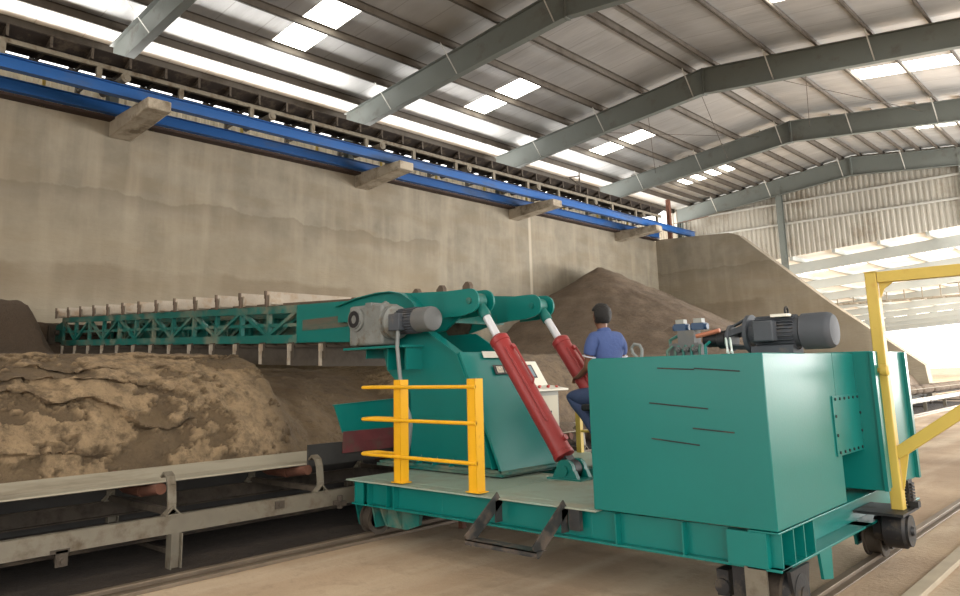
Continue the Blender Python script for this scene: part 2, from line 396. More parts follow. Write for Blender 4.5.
# roof sheets with the skylight openings left out
sky_y = [(y+4.1-.58, y+4.1+.58) for y in bays[:-1]]
def roof_side(name, xs, hole):
    mb = MB(); ys = [-17.2]
    for a, b in sky_y: ys += [a, b]
    ys.append(41.0)
    for i in range(len(xs)-1):
        for j in range(len(ys)-1):
            if i == hole and j % 2 == 1: continue
            x0, x1, y0, y1 = xs[i], xs[i+1], ys[j], ys[j+1]
            vs = [mb.bm.verts.new((x, y, rz(x)+dz)) for dz in (0, .04) for x, y in ((x0, y0), (x1, y0), (x1, y1), (x0, y1))]
            for f in ((0, 1, 2, 3), (7, 6, 5, 4), (0, 4, 5, 1), (1, 5, 6, 2), (2, 6, 7, 3), (3, 7, 4, 0)): mb.bm.faces.new([vs[q] for q in f])
    sh(name, mb, FOIL, smooth=False)
roof_side('ceiling_left', [EL, -18.4, -15.25, RX], 1)
roof_side('ceiling_right', [RX, -7.15, -4.0, ER], 1)
nwin = 0
for k, (a, b) in enumerate(sky_y):
    for x0, x1 in ((-18.4, -15.25), (-7.15, -4.0)):
        nwin += 1
        mb = MB()
        vs = [mb.bm.verts.new((x, y, rz(x)+dz)) for dz in (.01, .03) for x, y in ((x0, a), (x1, a), (x1, b), (x0, b))]
        for f in ((0, 1, 2, 3), (7, 6, 5, 4), (0, 4, 5, 1), (1, 5, 6, 2), (2, 6, 7, 3), (3, 7, 4, 0)): mb.bm.faces.new([vs[q] for q in f])
        sh('window_%d' % nwin, mb, SKY_M, smooth=False)

# purlins: cold-formed Z sections running the length of the hall
PXS = [-21.3, -20.0, -18.4, -16.83, -15.25, -13.4, -11.45, -10.55, -8.6, -7.15, -5.55, -4.0, -2.2, -0.6]
for i, x in enumerate(PXS):
    z = rz(x); mb = MB(); h = .22; s = 1 if x < RX else -1
    mb.box(x-.006, x+.006, -17.2, 41.0, z-h, z-.002)
    mb.box(x-.006, x+.07, -17.2, 41.0, z-.012, z-.002) if s > 0 else mb.box(x-.07, x+.006, -17.2, 41.0, z-.012, z-.002)
    mb.box(x-.07, x+.006, -17.2, 41.0, z-h, z-h+.012) if s > 0 else mb.box(x-.006, x+.07, -17.2, 41.0, z-h, z-h+.012)
    if x < RX:
        lab = 'long thin steel purlin under the left roof slope, %s up from the wall eave' % ORD[i]
    else:
        lab = 'long thin steel purlin under the right roof slope, %s down from the ridge' % ORD[i-7]
    obj('roof_purlin', mb, PURL, label=lab, cat='beam', group='roof purlins', smooth=False)
# extra closely set purlins in the last bay
EXT = [-19.2, -17.6, -16.0, -14.3, -12.5, -9.5, -7.9, -6.3, -4.8, -3.1]
for i, x in enumerate(EXT):
    z = rz(x); mb = MB(); mb.box(x-.006, x+.006, 32.5, 41.0, z-.22, z-.002); mb.box(x-.07, x+.006, 32.5, 41.0, z-.22, z-.208)
    where = 'left' if x < RX else 'right'
    n = i if x < RX else i-5
    obj('short_purlin', mb, PURL, label='short purlin in last roof bay, %s slope, %s of five from the %s' % (where, ORD[n], 'wall' if x < RX else 'ridge'), cat='beam', group='extra purlins in the last bay', smooth=False)

def rafter(y, label):
    t = thing('roof_rafter', (RX, y, 10.2), label, 'beam', 'roof rafters')
    def zb(x):                                      # underside: haunched at the eave, level near the ridge
        a = abs(x-RX)
        return 11.16-.098*a-(.0 if a < 6 else .012*(a-6))
    def zt(x): return rz(x)-.225
    mb = MB()
    xs = [-20.9, -18, -15, -13, RX, -9, -7, -4, -1.1]
    mb.prism([(x, zb(x)+.012) for x in xs]+[(x, zt(x)-.012) for x in reversed(xs)], 'y', y-.006, y+.006)
    for a, b in zip(xs, xs[1:]):
        mb.bar((a, y, zb(a)), (b, y, zb(b)), .24, .02); mb.bar((a, y, zt(a)), (b, y, zt(b)), .24, .02)
    mb.bar((RX, y, zb(RX)-.04), (RX, y, zt(RX)+.02), .26, .03, (1, 0, 0)); mb.bar((RX-.05, y, zb(RX)-.04), (RX-.05, y, zt(RX)), .26, .02, (1, 0, 0))
    obj('beam_web', mb, RAFTER, t, smooth=False)
    # columns at both eaves
    for cx, z0 in ((-20.75, 8.43), (-1.0, 0)):
        mb = MB(); zc = zb(cx)
        mb.box(cx-.006, cx+.006, y-.12, y+.12, z0, zc); mb.box(cx-.15, cx-.13, y-.12, y+.12, z0, zc); mb.box(cx+.13, cx+.15, y-.12, y+.12, z0, zc); mb.box(cx-.13, cx+.13, y-.006, y+.006, z0, zc)
        if cx < RX: obj('column', mb, RAFTER, t, smooth=False)
    for x in (-18.4, -15.25, -11.45, -8.6, -5.55):
        for s in (-1, 1):
            mb = MB(); mb.bar((x, y+s*.02, zb(x)+.05), (x, y+s*.75, rz(x)-.2), .04, .008)
            obj('fly_brace', mb, STAY, t, smooth=False)
rl = ['steel roof rafter behind the viewpoint', 'steel roof rafter behind the viewpoint', 'steel roof rafter behind the viewpoint', 'grey-green steel roof rafter nearest the viewer, at the top left corner',
      'grey-green steel roof rafter over the second concrete bracket', 'long grey steel roof rafter over the third concrete bracket, crossing to the right edge',
      'grey steel roof rafter over the fourth concrete bracket', 'grey steel roof rafter against the corrugated gable wall']
for y, lb in list(zip(bays, rl))[2:]: 
    if y > 5: rafter(y, lb)

# corrugated sheets
def corrugated(mb, a0, a1, z0, z1, fixed, axis, pitch=.22, depth=.04):
    # a runs along axis; z0/z1 functions of a; trapezoidal ribs
    n = int((a1-a0)/pitch); cols = []
    for i in range(n+1):
        for da, dd in ((0, 0), (.35, 0), (.5, 1), (.85, 1)):
            a = a0+(i+da)*pitch
            if a > a1: break
            for lay in (0, 1):
                pass
            d = fixed+dd*depth
            P = (lambda z: (a, d, z)) if axis == 'x' else (lambda z: (d, a, z))
            Q = (lambda z: (a, d+.006, z)) if axis == 'x' else (lambda z: (d-.006, a, z))
            cols.append([mb.bm.verts.new(P(z0(a))), mb.bm.verts.new(P(z1(a))), mb.bm.verts.new(Q(z1(a))), mb.bm.verts.new(Q(z0(a)))])
    for A, B in zip(cols, cols[1:]):
        for k in range(4): mb.bm.faces.new((A[k], A[(k+1) % 4], B[(k+1) % 4], B[k]))
    mb.bm.faces.new(cols[0]); mb.bm.faces.new(cols[-1][::-1])
mb = MB(); corrugated(mb, -17, 40.5, lambda a: 8.43, lambda a: 9.62, -20.95, 'y', .3, .05)
sh('wall_left_cladding', mb, CLAD, smooth=False)
gb = lambda a: 7.38+.066*(a+14.96)
mb = MB(); corrugated(mb, -21.5, -.5, gb, lambda a: rz(a)-.03, 40.75, 'x', .26, .05)
gw = sh('wall_gable', mb, GABLE, smooth=False)
for z in (10.4, 9.25):
    mb = MB(); mb.box(-21, -1, 40.6, 40.74, z-.01, z+.01); mb.box(-21, -1, 40.6, 40.62, z-.1, z)
    obj('girt', mb, STAY, gw, smooth=False)
for x in (-14.85, -6.25):
    mb = MB(); zt = rz(x)-.5
    mb.box(x-.15, x+.15, 40.35, 40.37, 0, zt); mb.box(x-.15, x+.15, 40.58, 40.6, 0, zt); mb.box(x-.01, x+.01, 40.37, 40.58, 0, zt)
    obj('gable_column', mb, RAFTER, label='grey steel gable column %s' % ('rising behind the sloped concrete end wall' if x < -10 else 'at the right edge of the photo'), cat='column', smooth=False)

# rod bracing between rafters
def rod(p, q, label):
    mb = MB(); mb.tube([p, q], .012, 6)
    obj('brace_rod', mb, CONVD, label=label, cat='rod', group='roof bracing rods')
rod((-13.4, 24.1, 11.6), (-17.6, 32.1, 11.1), 'thin bracing rod under the left roof slope beyond the long rafter')
rod((-11.2, 24.1, 11.2), (-13.9, 32.1, 11.0), 'thin bracing rod hanging from the ridge joint of the long rafter')
rod((-16.8, 24.1, 11.2), (-12.4, 32.1, 11.7), 'thin bracing rod crossing under the left slope')
rod((-7.6, 24.1, 11.2), (-10.2, 32.1, 11.6), 'thin bracing rod under the right slope, crossing upward to the ridge')
rod((-10.0, 24.1, 11.8), (-6.0, 32.1, 11.2), 'thin bracing rod under the right slope, crossing downward from the ridge')

# ------------------------------------------------------------------ the next hall beyond the gable
def z2(x): return 7.2+.068*(x+15)
mb = MB()
vs = [mb.bm.verts.new((x, y, z2(x)+dz)) for dz in (.3, .34) for x, y in ((-40, 41.2), (4, 41.2), (4, 112), (-40, 112))]
for f in ((0, 1, 2, 3), (7, 6, 5, 4), (0, 4, 5, 1), (1, 5, 6, 2), (2, 6, 7, 3), (3, 7, 4, 0)): mb.bm.faces.new([vs[q] for q in f])
sh('ceiling_far', mb, FARROOF, smooth=False)
ny = 0
for k in range(9):
    y = 43.0+8.4*k
    mb = MB(); mb.bar((-40, y, z2(-40)-.2), (4, y, z2(4)-.2), .3, .55)
    obj('far_rafter', mb, FARRAFT, label='pale grey rafter of the far hall roof, %s beyond the gable' % ORD[k], cat='beam', group='far hall rafters', smooth=False)
for k in range(12):
    x = -28+2.2*k
    mb = MB(); mb.box(x-.09, x+.09, 41.3, 112, z2(x)+.08, z2(x)+.3)
    obj('far_purlin', mb, FARRAFT, label='pale purlin of the far hall roof, %s from its low side' % ORD[k], cat='beam', group='far hall purlins', smooth=False)
for k in range(8):
    y = 47.2+8.4*k
    for x0 in (-30, -25.6, -21.2, -16.8, -12.4, -8.0):
        nwin += 1
        x1 = x0+4.2
        mb = MB()
        vs = [mb.bm.verts.new((x, yy, z2(x)+dz)) for dz in (.265, .29) for x, yy in ((x0, y-1.6), (x1, y-1.6), (x1, y+1.6), (x0, y+1.6))]
        for f in ((0, 1, 2, 3), (7, 6, 5, 4), (0, 4, 5, 1), (1, 5, 6, 2), (2, 6, 7, 3), (3, 7, 4, 0)): mb.bm.faces.new([vs[q] for q in f])
        sh('window_%d' % nwin, mb, SKYF_M, smooth=False)
# lattice walkway across the far hall
t = thing('lattice_walkway', (-16, 66, 6.6), 'thin steel lattice walkway hung across the far hall under its roof', 'walkway')
for nm, zz in (('top_chord', 7.6), ('bottom_chord', 6.55)):
    mb = MB(); mb.box(-24, -9, 65.95, 66.05, zz, zz+.1); mb.box(-24, -9, 67.2, 67.3, zz, zz+.1)
    obj(nm, mb, CONV, t, smooth=False)
for i in range(13):
    x = -24+i*1.25
    mb = MB(); mb.box(x-.04, x+.04, 65.97, 66.03, 6.6, 7.65); mb.box(x-.03, x+.03, 66, 67.25, 6.55, 6.62)
    if i in (2, 6, 10): mb.box(x-.03, x+.03, 65.97, 66.03, 7.6, z2(x)+.2)
    obj('upright', mb, CONV, t, smooth=False)

# ------------------------------------------------------------------ corbels, blue beams, overhead conveyor
cl = ['stained concrete bracket jutting from the wall, nearest the viewer', 'stained concrete bracket jutting from the wall, second along the blue beams',
      'dusty concrete bracket jutting from the wall, third along the blue beams', 'dusty concrete bracket jutting from the wall, farthest, at the end of the blue beams']
for y, lb in zip(bays[3:7], cl):
    mb = MB(); mb.prism([(-20.05, 8.0), (-20.05, 8.5), (-17.65, 8.5), (-17.65, 8.22)], 'y', y-.3, y+.3)
    obj('concrete_bracket', mb, CORBEL, label=lb, cat='bracket', group='concrete wall brackets', bevel=.03)
for x, y1, lb in ((-18.15, 36.9, 'long bright blue steel beam on the bracket tips, the outer one'), (-19.55, 35.6, 'long blue steel beam close to the wall under the overhead conveyor')):
    mb = MB(); mb.ibeam((x, -18, 8.65), (x, y1, 8.65), .3, .2, .016, .012)
    obj('blue_beam', mb, BLUE, label=lb, cat='beam', smooth=False)
mb = MB(); mb.box(-20.6, -19.66, -17, 35.8, 8.43, 8.5)  # added plate drawing the dark shadow band between wall top and beam
obj('gap_shade_plate', mb, GAPSHADE, label='dark plate added for the shaded gap under the inner blue beam', cat='plate', smooth=False)
t = thing('overhead_conveyor', (-18.8, 8, 8.8), 'long dusty belt conveyor mounted on the blue beams high along the wall', 'conveyor')
for x in (-18.15, -19.55):
    mb = MB(); mb.box(x-.006, x+.006, -17, 33.4, 9.1, 9.24); mb.box(x-.05, x+.006, -17, 33.4, 9.225, 9.24); mb.box(x-.05, x+.006, -17, 33.4, 9.1, 9.115)
    obj('stringer', mb, CONV, t, smooth=False)
mb = MB(); mb.prism([(-19.6, 9.52), (-19.2, 9.36), (-18.5, 9.36), (-18.08, 9.54), (-18.08, 9.52), (-18.5, 9.34), (-19.2, 9.34), (-19.6, 9.5)], 'y', -17, 33.6)
obj('carrying_belt', mb, BELTD, t, smooth=False)
mb = MB(); mb.box(-19.4, -18.35, -17, 33.4, 8.93, 8.95)
obj('return_belt', mb, BELTD, t, smooth=False)
posts = [2.2+2.05*k for k in range(-1, 16)]
for k in range(40):
    y = -2+1.0*k*0.9
    if y > 33: break
    mb = MB()
    mb.box(-19.6, -18.05, y-.03, y+.03, 9.24, 9.3)
    mb.tube([(-18.5, y, 9.29), (-19.2, y, 9.29)], .04, 8); mb.tube([(-18.46, y, 9.30), (-18.12, y, 9.46)], .04, 8); mb.tube([(-19.24, y, 9.30), (-19.58, y, 9.46)], .045, 8)
    mb.box(-18.1, -18.06, y-.03, y+.03, 9.24, 9.52)
    obj('idler_set', mb, CONVD, t)
for k, y in enumerate(posts):
    mb = MB(); mb.box(-18.2, -18.1, y-.06, y+.06, 8.8, 9.12); mb.box(-19.6, -19.5, y-.05, y+.05, 8.8, 9.12); mb.box(-19.55, -18.15, y-.03, y+.03, 8.85, 8.9)
    obj('support_post', mb, CONV, t, smooth=False)
    if k % 2 == 1:
        mb = MB(); mb.lathe((-19.5, y+.6, 8.98), (1, 0, 0), [(0, .1), (1.42, .1)], 16); mb.lathe((-18.08, y+.6, 8.98), (1, 0, 0), [(0, .12), (.05, .12), (.05, .06), (.07, .06)], 16)
        obj('return_roller', mb, CONV, t)
mb = MB(); mb.box(-18.02, -17.98, 26.1, 26.16, 9.2, 10.1); mb.bar((-18, 26.13, 9.95), (-18, 25.4, 9.75), .05, .06); mb.bar((-18, 25.4, 9.75), (-18, 26.1, 9.55), .04, .05); mb.bar((-18, 25.4, 9.75), (-18, 24.2, 9.5), .02, .02)
obj('bracket_mast', mb, CONVD, t, smooth=False)
t = thing('steel_post', (-19.3, 36.35, 8.5), 'reddish brown steel post standing at the end of the blue beams', 'post')
mb = MB(); mb.box(-19.4, -19.2, 36.25, 36.45, 8.44, 10.7)
obj('shaft', mb, RUST, t, smooth=False)
mb = MB(); mb.bar((-19.25, 36.3, 9.3), (-18.1, 38.6, 9.9), .03, .03)
obj('stay', mb, RUST, t, smooth=False)
# yellow strips added to stand for bright gaps between the beams
for k in range(12):
    y = 2.9+2.75*k
    mb = MB(); mb.box(-20.02, -19.95, y-.035, y+.035, 8.43, 9.35); mb.box(-20.06, -19.9, y-.08, y+.08, 8.43, 8.445)
    obj('gap_strip', mb, YELP, label='yellow strip added for a bright gap behind the blue beams, %s from the left edge' % ORD[k], cat='post', group='yellow gap strips on the wall top', smooth=False)

# ------------------------------------------------------------------ rails
for x, lb in ((-6.19, 'steel crane rail in the ground beside the low conveyor'), (-2.06, 'steel crane rail in the ground at the right wheels'), (-1.57, 'pale steel edge strip in the ground at the lower right corner')):
    mb = MB()
    if x < -1.7:
        mb.box(x-.06, x+.06, -12, 60, 0, .012); mb.box(x-.012, x+.012, -12, 60, .012, .035); mb.box(x-.03, x+.03, -12, 60, .035, .055)
        if x < -5: mb.box(x+.12, x+.17, -12, 60, 0, .03)
    else:
        mb.box(x-.05, x+.05, -12, 60, 0, .04)
    obj('track_rail', mb, RAIL if x < -1.7 else KERB, label=lb, cat='rail', smooth=False, bevel=.004)

# dark spilled ore under the floor conveyor
mb = MB(); n = 120; L_ = []; Rr = []
for i in range(n+1):
    y = -9+45*i/n
    L_.append((-7.92, y)); Rr.append((-6.34+.05*noise.noise((y*1.3, 2, 0))+.03*noise.noise((y*4, 5, 0)), y))
for i in range(n):
    q = [L_[i], Rr[i], Rr[i+1], L_[i+1]]
    m_ = [((a[0]+b[0])/2, (a[1]+b[1])/2) for a, b in ((q[0], q[1]), (q[3], q[2]))]
    top = [mb.bm.verts.new((x, y, .012 if abs(x-Rr[i][0]) < .3 else .05+.03*noise.noise((x, y*2, 1)))) for x, y in q]
    mb.bm.faces.new(top)
bmesh.ops.remove_doubles(mb.bm, verts=mb.bm.verts, dist=1e-4)
ex = bmesh.ops.extrude_face_region(mb.bm, geom=list(mb.bm.faces))
for v in ex['geom']:
    if isinstance(v, bmesh.types.BMVert): v.co.z = .001
obj('spilled_ore', mb, ORE, kind='stuff', label='dark spilled ore dust on the ground under the floor conveyor', cat='spillage')

# ------------------------------------------------------------------ floor belt conveyor
t = thing('belt_conveyor', (-7.3, 5, 0), 'low belt conveyor on channel legs running along the foot of the heap', 'conveyor')
CX = -7.35
for s in (-1, 1):
    x = CX+(.80 if s > 0 else -.56)
    mb = MB(); mb.box(x-.006*1, x+.006, -10, 62, .30, .45); mb.box(min(x, x-s*.06), max(x, x-s*.06), -10, 62, .438, .45); mb.box(min(x, x-s*.06), max(x, x-s*.06), -10, 62, .30, .312)
    obj('stringer', mb, CONV if s > 0 else CONVD, t, smooth=False)  # far stringer in darker steel to give the shade under the belt
pf = [(-.43, .735), (-.18, .665), (.18, .665), (.42, .70), (.43, .688), (.19, .65), (-.19, .65), (-.44, .72)]
mb = MB(); mb.prism([(CX+a, b) for a, b in pf], 'y', -10, 62)
obj('belt', mb, BELT, t, smooth=False, label='dusty pale rubber belt')
mb = MB(); mb.box(CX-.56, CX+.56, -10, 62, .22, .24)
obj('return_belt', mb, BELTD, t, smooth=False)
mb = MB(); mb.box(CX-.12, CX+.12, 7.4, 61, .66, .74); 
bmh = MB()
for j in range(60):
    y = 9+j*.87
    bmh.ball((CX+random.uniform(-.05, .05), y, .62), .3, 1.0, 2.0, .62, 8)
obj('load', bmh, PILE2, t, kind='stuff', label='brown material carried on the belt')
def idler(y):
    for s in (-1, 1):
        mb = MB()
        x0 = CX+(.78 if s > 0 else -.54)
        pts = [(x0, y, .45), (x0, y, .55), (x0-s*.02, y, .70), (x0-s*.05, y, .77), (x0-s*.11, y, .80), (x0-s*.16, y, .76)] if s > 0 else [(x0, y, .45), (x0, y, .55), (x0+.02, y, .66), (x0+.06, y, .70)]
        for a, b in zip(pts, pts[1:]): mb.bar(a, b, .075, .02, (s, 0, .4))
        mb.bar((x0, y-.07, .455), (x0, y+.07, .455), .1, .012); mb.bar((x0, y-.06, .46), (x0, y, .52), .08, .012); mb.bar((x0, y+.06, .46), (x0, y, .52), .08, .012)
        obj('idler_bracket', mb, CONV, t)
    mb = MB(); mb.box(CX-.55, CX+.79, y-.03, y+.03, .45, .5); obj('idler_base', mb, CONVD, t, smooth=False)
    for a, b in (((-.50, .69), (-.22, .605)), ((-.19, .597), (.19, .597)), ((.22, .605), (.56, .65))):
        mb = MB(); mb.tube([(CX+a[0], y, a[1]), (CX+b[0], y, b[1])], .05, 12); obj('idler_roller', mb, RUST, t)
for k in range(-5, 12): idler(3.12+1.55*k)
for k in range(-4, 12):
    y = 3.15+2.9*k
    for s in (-1, 1):
        mb = MB(); x = CX+(.80 if s > 0 else -.56)
        mb.box(x-.05, x+.05, y-.05, y-.04, 0, .3); mb.box(x-.05, x+.05, y+.04, y+.05, 0, .3); mb.box(x-.006, x+.006, y-.04, y+.04, 0, .3); mb.box(x-.08, x+.08, y-.08, y+.08, 0, .01)
        obj('leg', mb, CONV, t, smooth=False)
    mb = MB(); mb.box(CX-.55, CX+.79, y-.02, y+.02, .12, .16); obj('cross_tie', mb, CONVD, t, smooth=False)
for k in range(-3, 10):
    y = 2.2+3.1*k; x = CX+.805
    mb = MB(); mb.box(x, x+.012, y-.04, y+.1, .30, .33); mb.box(x+.0, x+.012, y, y+.09, .2, .32); mb.lathe((x-.06, y+.05, .24), (1, 0, 0), [(0, .04), (.08, .04), (.08, .02), (.1, .02)], 12)
    obj('return_roller_hanger', mb, CONVD, t)
for k in range(-2, 4):
    y = 4.13+3.1*k; x = CX+.806
    mb = MB(); mb.box(x, x+.014, y, y+.1, .36, .43); mb.lathe((x+.014, y+.05, .395), (1, 0, 0), [(0, .02), (.012, .02)], 8); obj('splice_plate', mb, CONVD, t)
mb = MB(); mb.box(-7.965, -7.935, -9, 36, 0, .66)  # dark board added to paint the shade below and behind the belt
obj('shade_board', mb, SKIRT, label='dark low board added for the shade between the floor conveyor and the heaps', cat='board', smooth=False)
# chute and skirt of the conveyor loading point
mb = MB(); mb.box(-6.915, -6.885, 4.74, 6.6, .665, .89)
obj('skirt_board', mb, SKIRT, t, smooth=False, label='dark rubber skirt board')

# ------------------------------------------------------------------ heaps
def fbm(x, y, z=0.0, o=5, l=2.1, g=.5):
    a, f, t = 1.0, 1.0, 0.0
    for _ in range(o):
        t += a*noise.noise((x*f, y*f, z*f+7.3)); f *= l; a *= g
    return t
def sstep(a, b, v):
    t = max(0, min(1, (v-a)/(b-a))); return t*t*(3-2*t)
def heap(name, xs, ys, zf, cf, m, label, cat):
    mb = MB(); bm = mb.bm
    V = []; CR = []
    for y in ys:
        row = []
        for x in xs:
            X, Y, Z = zf(x, y)
            row.append(bm.verts.new((X, Y, Z))); CR.append(cf(x, y))
        V.append(row)
    for j in range(len(ys)-1):
        for i in range(len(xs)-1):
            bm.faces.new((V[j][i], V[j][i+1], V[j+1][i+1], V[j+1][i]))
    # skirt down to the ground so that it is a solid heap
    nx, ny_ = len(xs), len(ys)
    loop = [V[0][i] for i in range(nx)]+[V[j][-1] for j in range(1, ny_)]+[V[-1][i] for i in range(nx-2, -1, -1)]+[V[j][0] for j in range(ny_-2, 0, -1)]
    low = [bm.verts.new((v.co.x, v.co.y, 0)) for v in loop]; n = len(loop)
    for k in range(n): bm.faces.new((loop[k], loop[(k+1) % n], low[(k+1) % n], low[k]))
    bm.faces.new(low[::-1])
    CR += [0]*n
    o = obj(name, mb, m, label=label, cat=cat, kind='stuff')
    at = o.data.attributes.new('crust', 'FLOAT', 'POINT')
    at.data.foreach_set('value', CR)
    return o
def lsp(a, b, n): return [a+(b-a)*i/(n-1) for i in range(n)]
# near caked bank. u runs from the toe over the lip and across the top
def crust(x, y):
    s = fbm(x*1.7+3, y*1.05, 1.0, 7, 2.15, .66)
    return sstep(.0, .12, s+.35*fbm(x*7, y*6, 4, 4)+.26)*(.72+.28*noise.noise((x*7, y*7, 3)))
def near(u, y):
    cut = sstep(5.2, 5.8, y+.25*fbm(u*.8, 2.1, 0, 3))           # slot raked by the boom
    back = 1-sstep(7.5, 8.1, y)
    c = cut*back
    lip, topz = -9.45-1.3*c, 1.90-.2*c
    if u < 1:                                                    # face
        x = -8.0+(lip+8.0)*u
        z = .50+(topz-.5)*(math.sin(u*PI/2)**.82)
        k = fbm(u*1.6, y*.7, 2, 5)
        x += .10*k*(1-.6*abs(2*u-1)); z += .05*k*sstep(0, .15, u)
        cr = crust(-u*2.1, y)*(1-c)
        x += .05*cr; z += .04*cr*sstep(0.02, .1, u)
        tt = u*3.6+1.5*fbm(y*.55, u*1.5, 6, 4); fr = tt-math.floor(tt)
        led = sstep(.0, .12, fr)*(1-fr)*sstep(-.1, .25, noise.noise((y*.5, u*2.0, 9)))*(1-c)*sstep(.05, .2, u)
        x += .13*led; z -= .02*led
        f = .035*fbm(u*9, y*4, 3, 5); x += f; z += f*.6*sstep(0.02, .1, u)
    else:
        x = lip-(u-1)*10.5/1.0
        x = max(x, -19.985)
        z = topz+.037*(lip-x)*1.0+.05*fbm(x*.8, y*.8, 1, 5)
        z += .03*fbm(x*3, y*3, 1, 4)
        if c > .01: z = min(z, 2.09+.037*(-9-x)-.44+.04*fbm(x*2, y*2, 1, 3)) if c > .5 else z
        w = max(sstep(-16.4, -18.3, x)*(1-sstep(5.15, 5.7, y)), sstep(-19.1, -19.4, x))
        z += w*(.95+.22*math.exp(-((y-4.85)/.55)**2)+.05*fbm(y*1.5, x, 1, 3))
    return (x, y, z)
us = lsp(0, 1, 120)+[1+1.02*((i+1)/60)**1.4 for i in range(60)]
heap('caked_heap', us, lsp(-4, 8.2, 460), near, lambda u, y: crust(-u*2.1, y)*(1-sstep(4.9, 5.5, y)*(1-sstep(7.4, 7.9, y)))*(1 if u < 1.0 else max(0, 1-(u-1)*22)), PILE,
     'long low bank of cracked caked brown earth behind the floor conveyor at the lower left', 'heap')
def far(u, y):
    if u < 1:
        x = -8.0+(-9.5+8.0)*u; z = .45+1.5*(math.sin(u*PI/2)**.85)
    else:
        x = max(-19.985, -9.5-(u-1)*10.6); z = 1.95+.02*(-9.5-x)
    z += .06*fbm(x*.9, y*.9, 1, 5)+.025*fbm(x*4, y*4, 1, 3)
    dy = 1.25*(27.8-y) if y < 27.8 else 0
    zc = 6.15-.50*math.hypot(x+18.3, dy)-(.15*(y-27.8) if y > 27.8 else 0)
    zc += .10*fbm(x*.5, y*.5, 4, 4)+.05*fbm(x*2, y*2, 4, 3)
    k = .35; h = max(0, min(1, .5+.5*(zc-z)/k))
    z = z+(zc-z)*h+k*h*(1-h)
    return (x, y, max(z, .3))
us = lsp(0, 1, 40)+[1+1.0*((i+1)/80) for i in range(80)]
heap('loose_heap', us, lsp(8.22, 35.98, 230), far, lambda u, y: max(0, crust(-u*2, y))*(1 if u < 1.12 else 0)*.6*(1-sstep(14, 22, y)), PILE2,
     'tall grey-brown conical heap rising to a point against the far part of the wall', 'heap')

# ------------------------------------------------------------------ the reclaimer
R = thing('scraper_reclaimer', (-4.1, 6, 0), 'teal green scraper machine with long truss boom, red cylinders and yellow railing', 'machine')
XL, XR, YF, YB = -6.22, -1.96, 4.82, 8.1
ZB, ZD = .365, .572
# chassis beams
mb = MB()
for y in (YF+.06, 6.55, YB-.06):
    mb.box(XL+.02, XR-.14, y-.008, y+.008, ZB, ZD); mb.box(XL, XR, y-.07, y+.09, ZB-.016, ZB)
for x in (XL+.06, -5.0, -3.4, XR-.14):
    mb.box(x-.008, x+.008, YF+.05, YB-.05, ZB, ZD)
mb.box(XR-.22, XR, YF-.02, YB-.6, ZB-.016, ZB); mb.box(XL, XL+.22, YF-.02, YB, ZB-.016, ZB)
mb.box(XR-.2, XR+.0, YF-.02, YB-.6, ZD, ZD+.012)
obj('chassis_frame', mb, TEAL, R, smooth=False, bevel=.003)
for x in (-6.18, -5.98, -5.70, -5.60, -3.15, -2.62):
    mb = MB(); mb.box(x-.006, x+.006, YF-.01, YF+.06, ZB, ZD); obj('stiffener', mb, TEAL, R, smooth=False)
mb = MB(); mb.box(-6.18, -6.06, YF+.0, YF+.012, ZB, ZD); obj('end_plate', mb, TEAL, R, smooth=False)
mb = MB(); mb.box(-2.30, -2.04, YF-.025, YF+.06, ZB, ZD); obj('end_carriage_plate', mb, TEAL, R, smooth=False)
for y in (4.86, 5.06, 5.24, 5.42):
    mb = MB(); mb.box(XR-.14, XR-.01, y-.007, y+.007, ZB, ZD+.0); obj('gusset', mb, TEAL, R, smooth=False)
# deck plates
for nm, x0, x1, y0, y1 in (('a', -6.29, -4.56, 4.96, 6.22), ('b', -4.55, -3.3, 4.96, 6.22), ('c', -6.29, -3.3, 4.78, 4.95), ('d', -6.29, -3.3, 6.95, 8.1), ('e', -6.29, -5.05, 6.23, 6.94)):
    mb = MB(); mb.box(x0, x1, y0, y1, ZD, ZD+.014); obj('deck_plate', mb, DECK, R, smooth=False, bevel=.002, label='worn pale green deck plate')
mb = MB(); mb.box(-5.0, -3.3, 6.5, 6.58, ZD, ZD+.05); obj('cross_beam', mb, TEAL2, R, smooth=False)
# step
mb = MB(); mb.box(-4.27, -3.56, 4.40, 4.52, .318, .326); mb.box(-4.27, -3.56, 4.40, 4.408, .288, .326)
st = obj('step', mb, STEP, R, smooth=False, label='grey hanging step under the deck edge')
for x in (-4.25, -3.58):
    mb = MB(); mb.bar((x, 4.80, .59), (x, 4.41, .315), .012, .11, (0, -.57, .82)); mb.box(x-.006, x+.006, 4.74, 4.82, .40, .57); obj('hanger', mb, STEP, st, smooth=False)
mb = MB(); mb.box(-3.55, -3.45, 4.79, 4.83, .42, .57); obj('bolted_lug', mb, STEP, R, smooth=False)
# wheels
def wheel(x, y, side):
    w = thing('x', (x, y, .05), None, None); w.name = 'rail_wheel'; WORLD[w.name] = Vector((x, y, .05)); w.parent = R; w.location = Vector((x, y, .05))-wpos(R)
    mb = MB(); mb.lathe((x-.07, y, .185), (1, 0, 0), [(0, .15), (.018, .15), (.022, .13), (.118, .13), (.122, .15), (.14, .15), (.14, .11), (.11, .09), (.03, .09), (0, .11)], 40); obj('wheel_disc', mb, CONVD, w)
    mb = MB(); mb.lathe((x-.13, y, .185), (1, 0, 0), [(0, .05), (.26, .05)], 16); obj('axle', mb, BLACK, w)
    for s in (-1, 1):
        mb = MB(); mb.prism([(y-.16, .36), (y+.16, .36), (y+.1, .12), (y-.1, .12)], 'x', x+s*.13-.012, x+s*.13+.012); obj('axle_plate', mb, TEAL2 if side < 0 or s < 0 else BLACK, w, smooth=False)
    return w
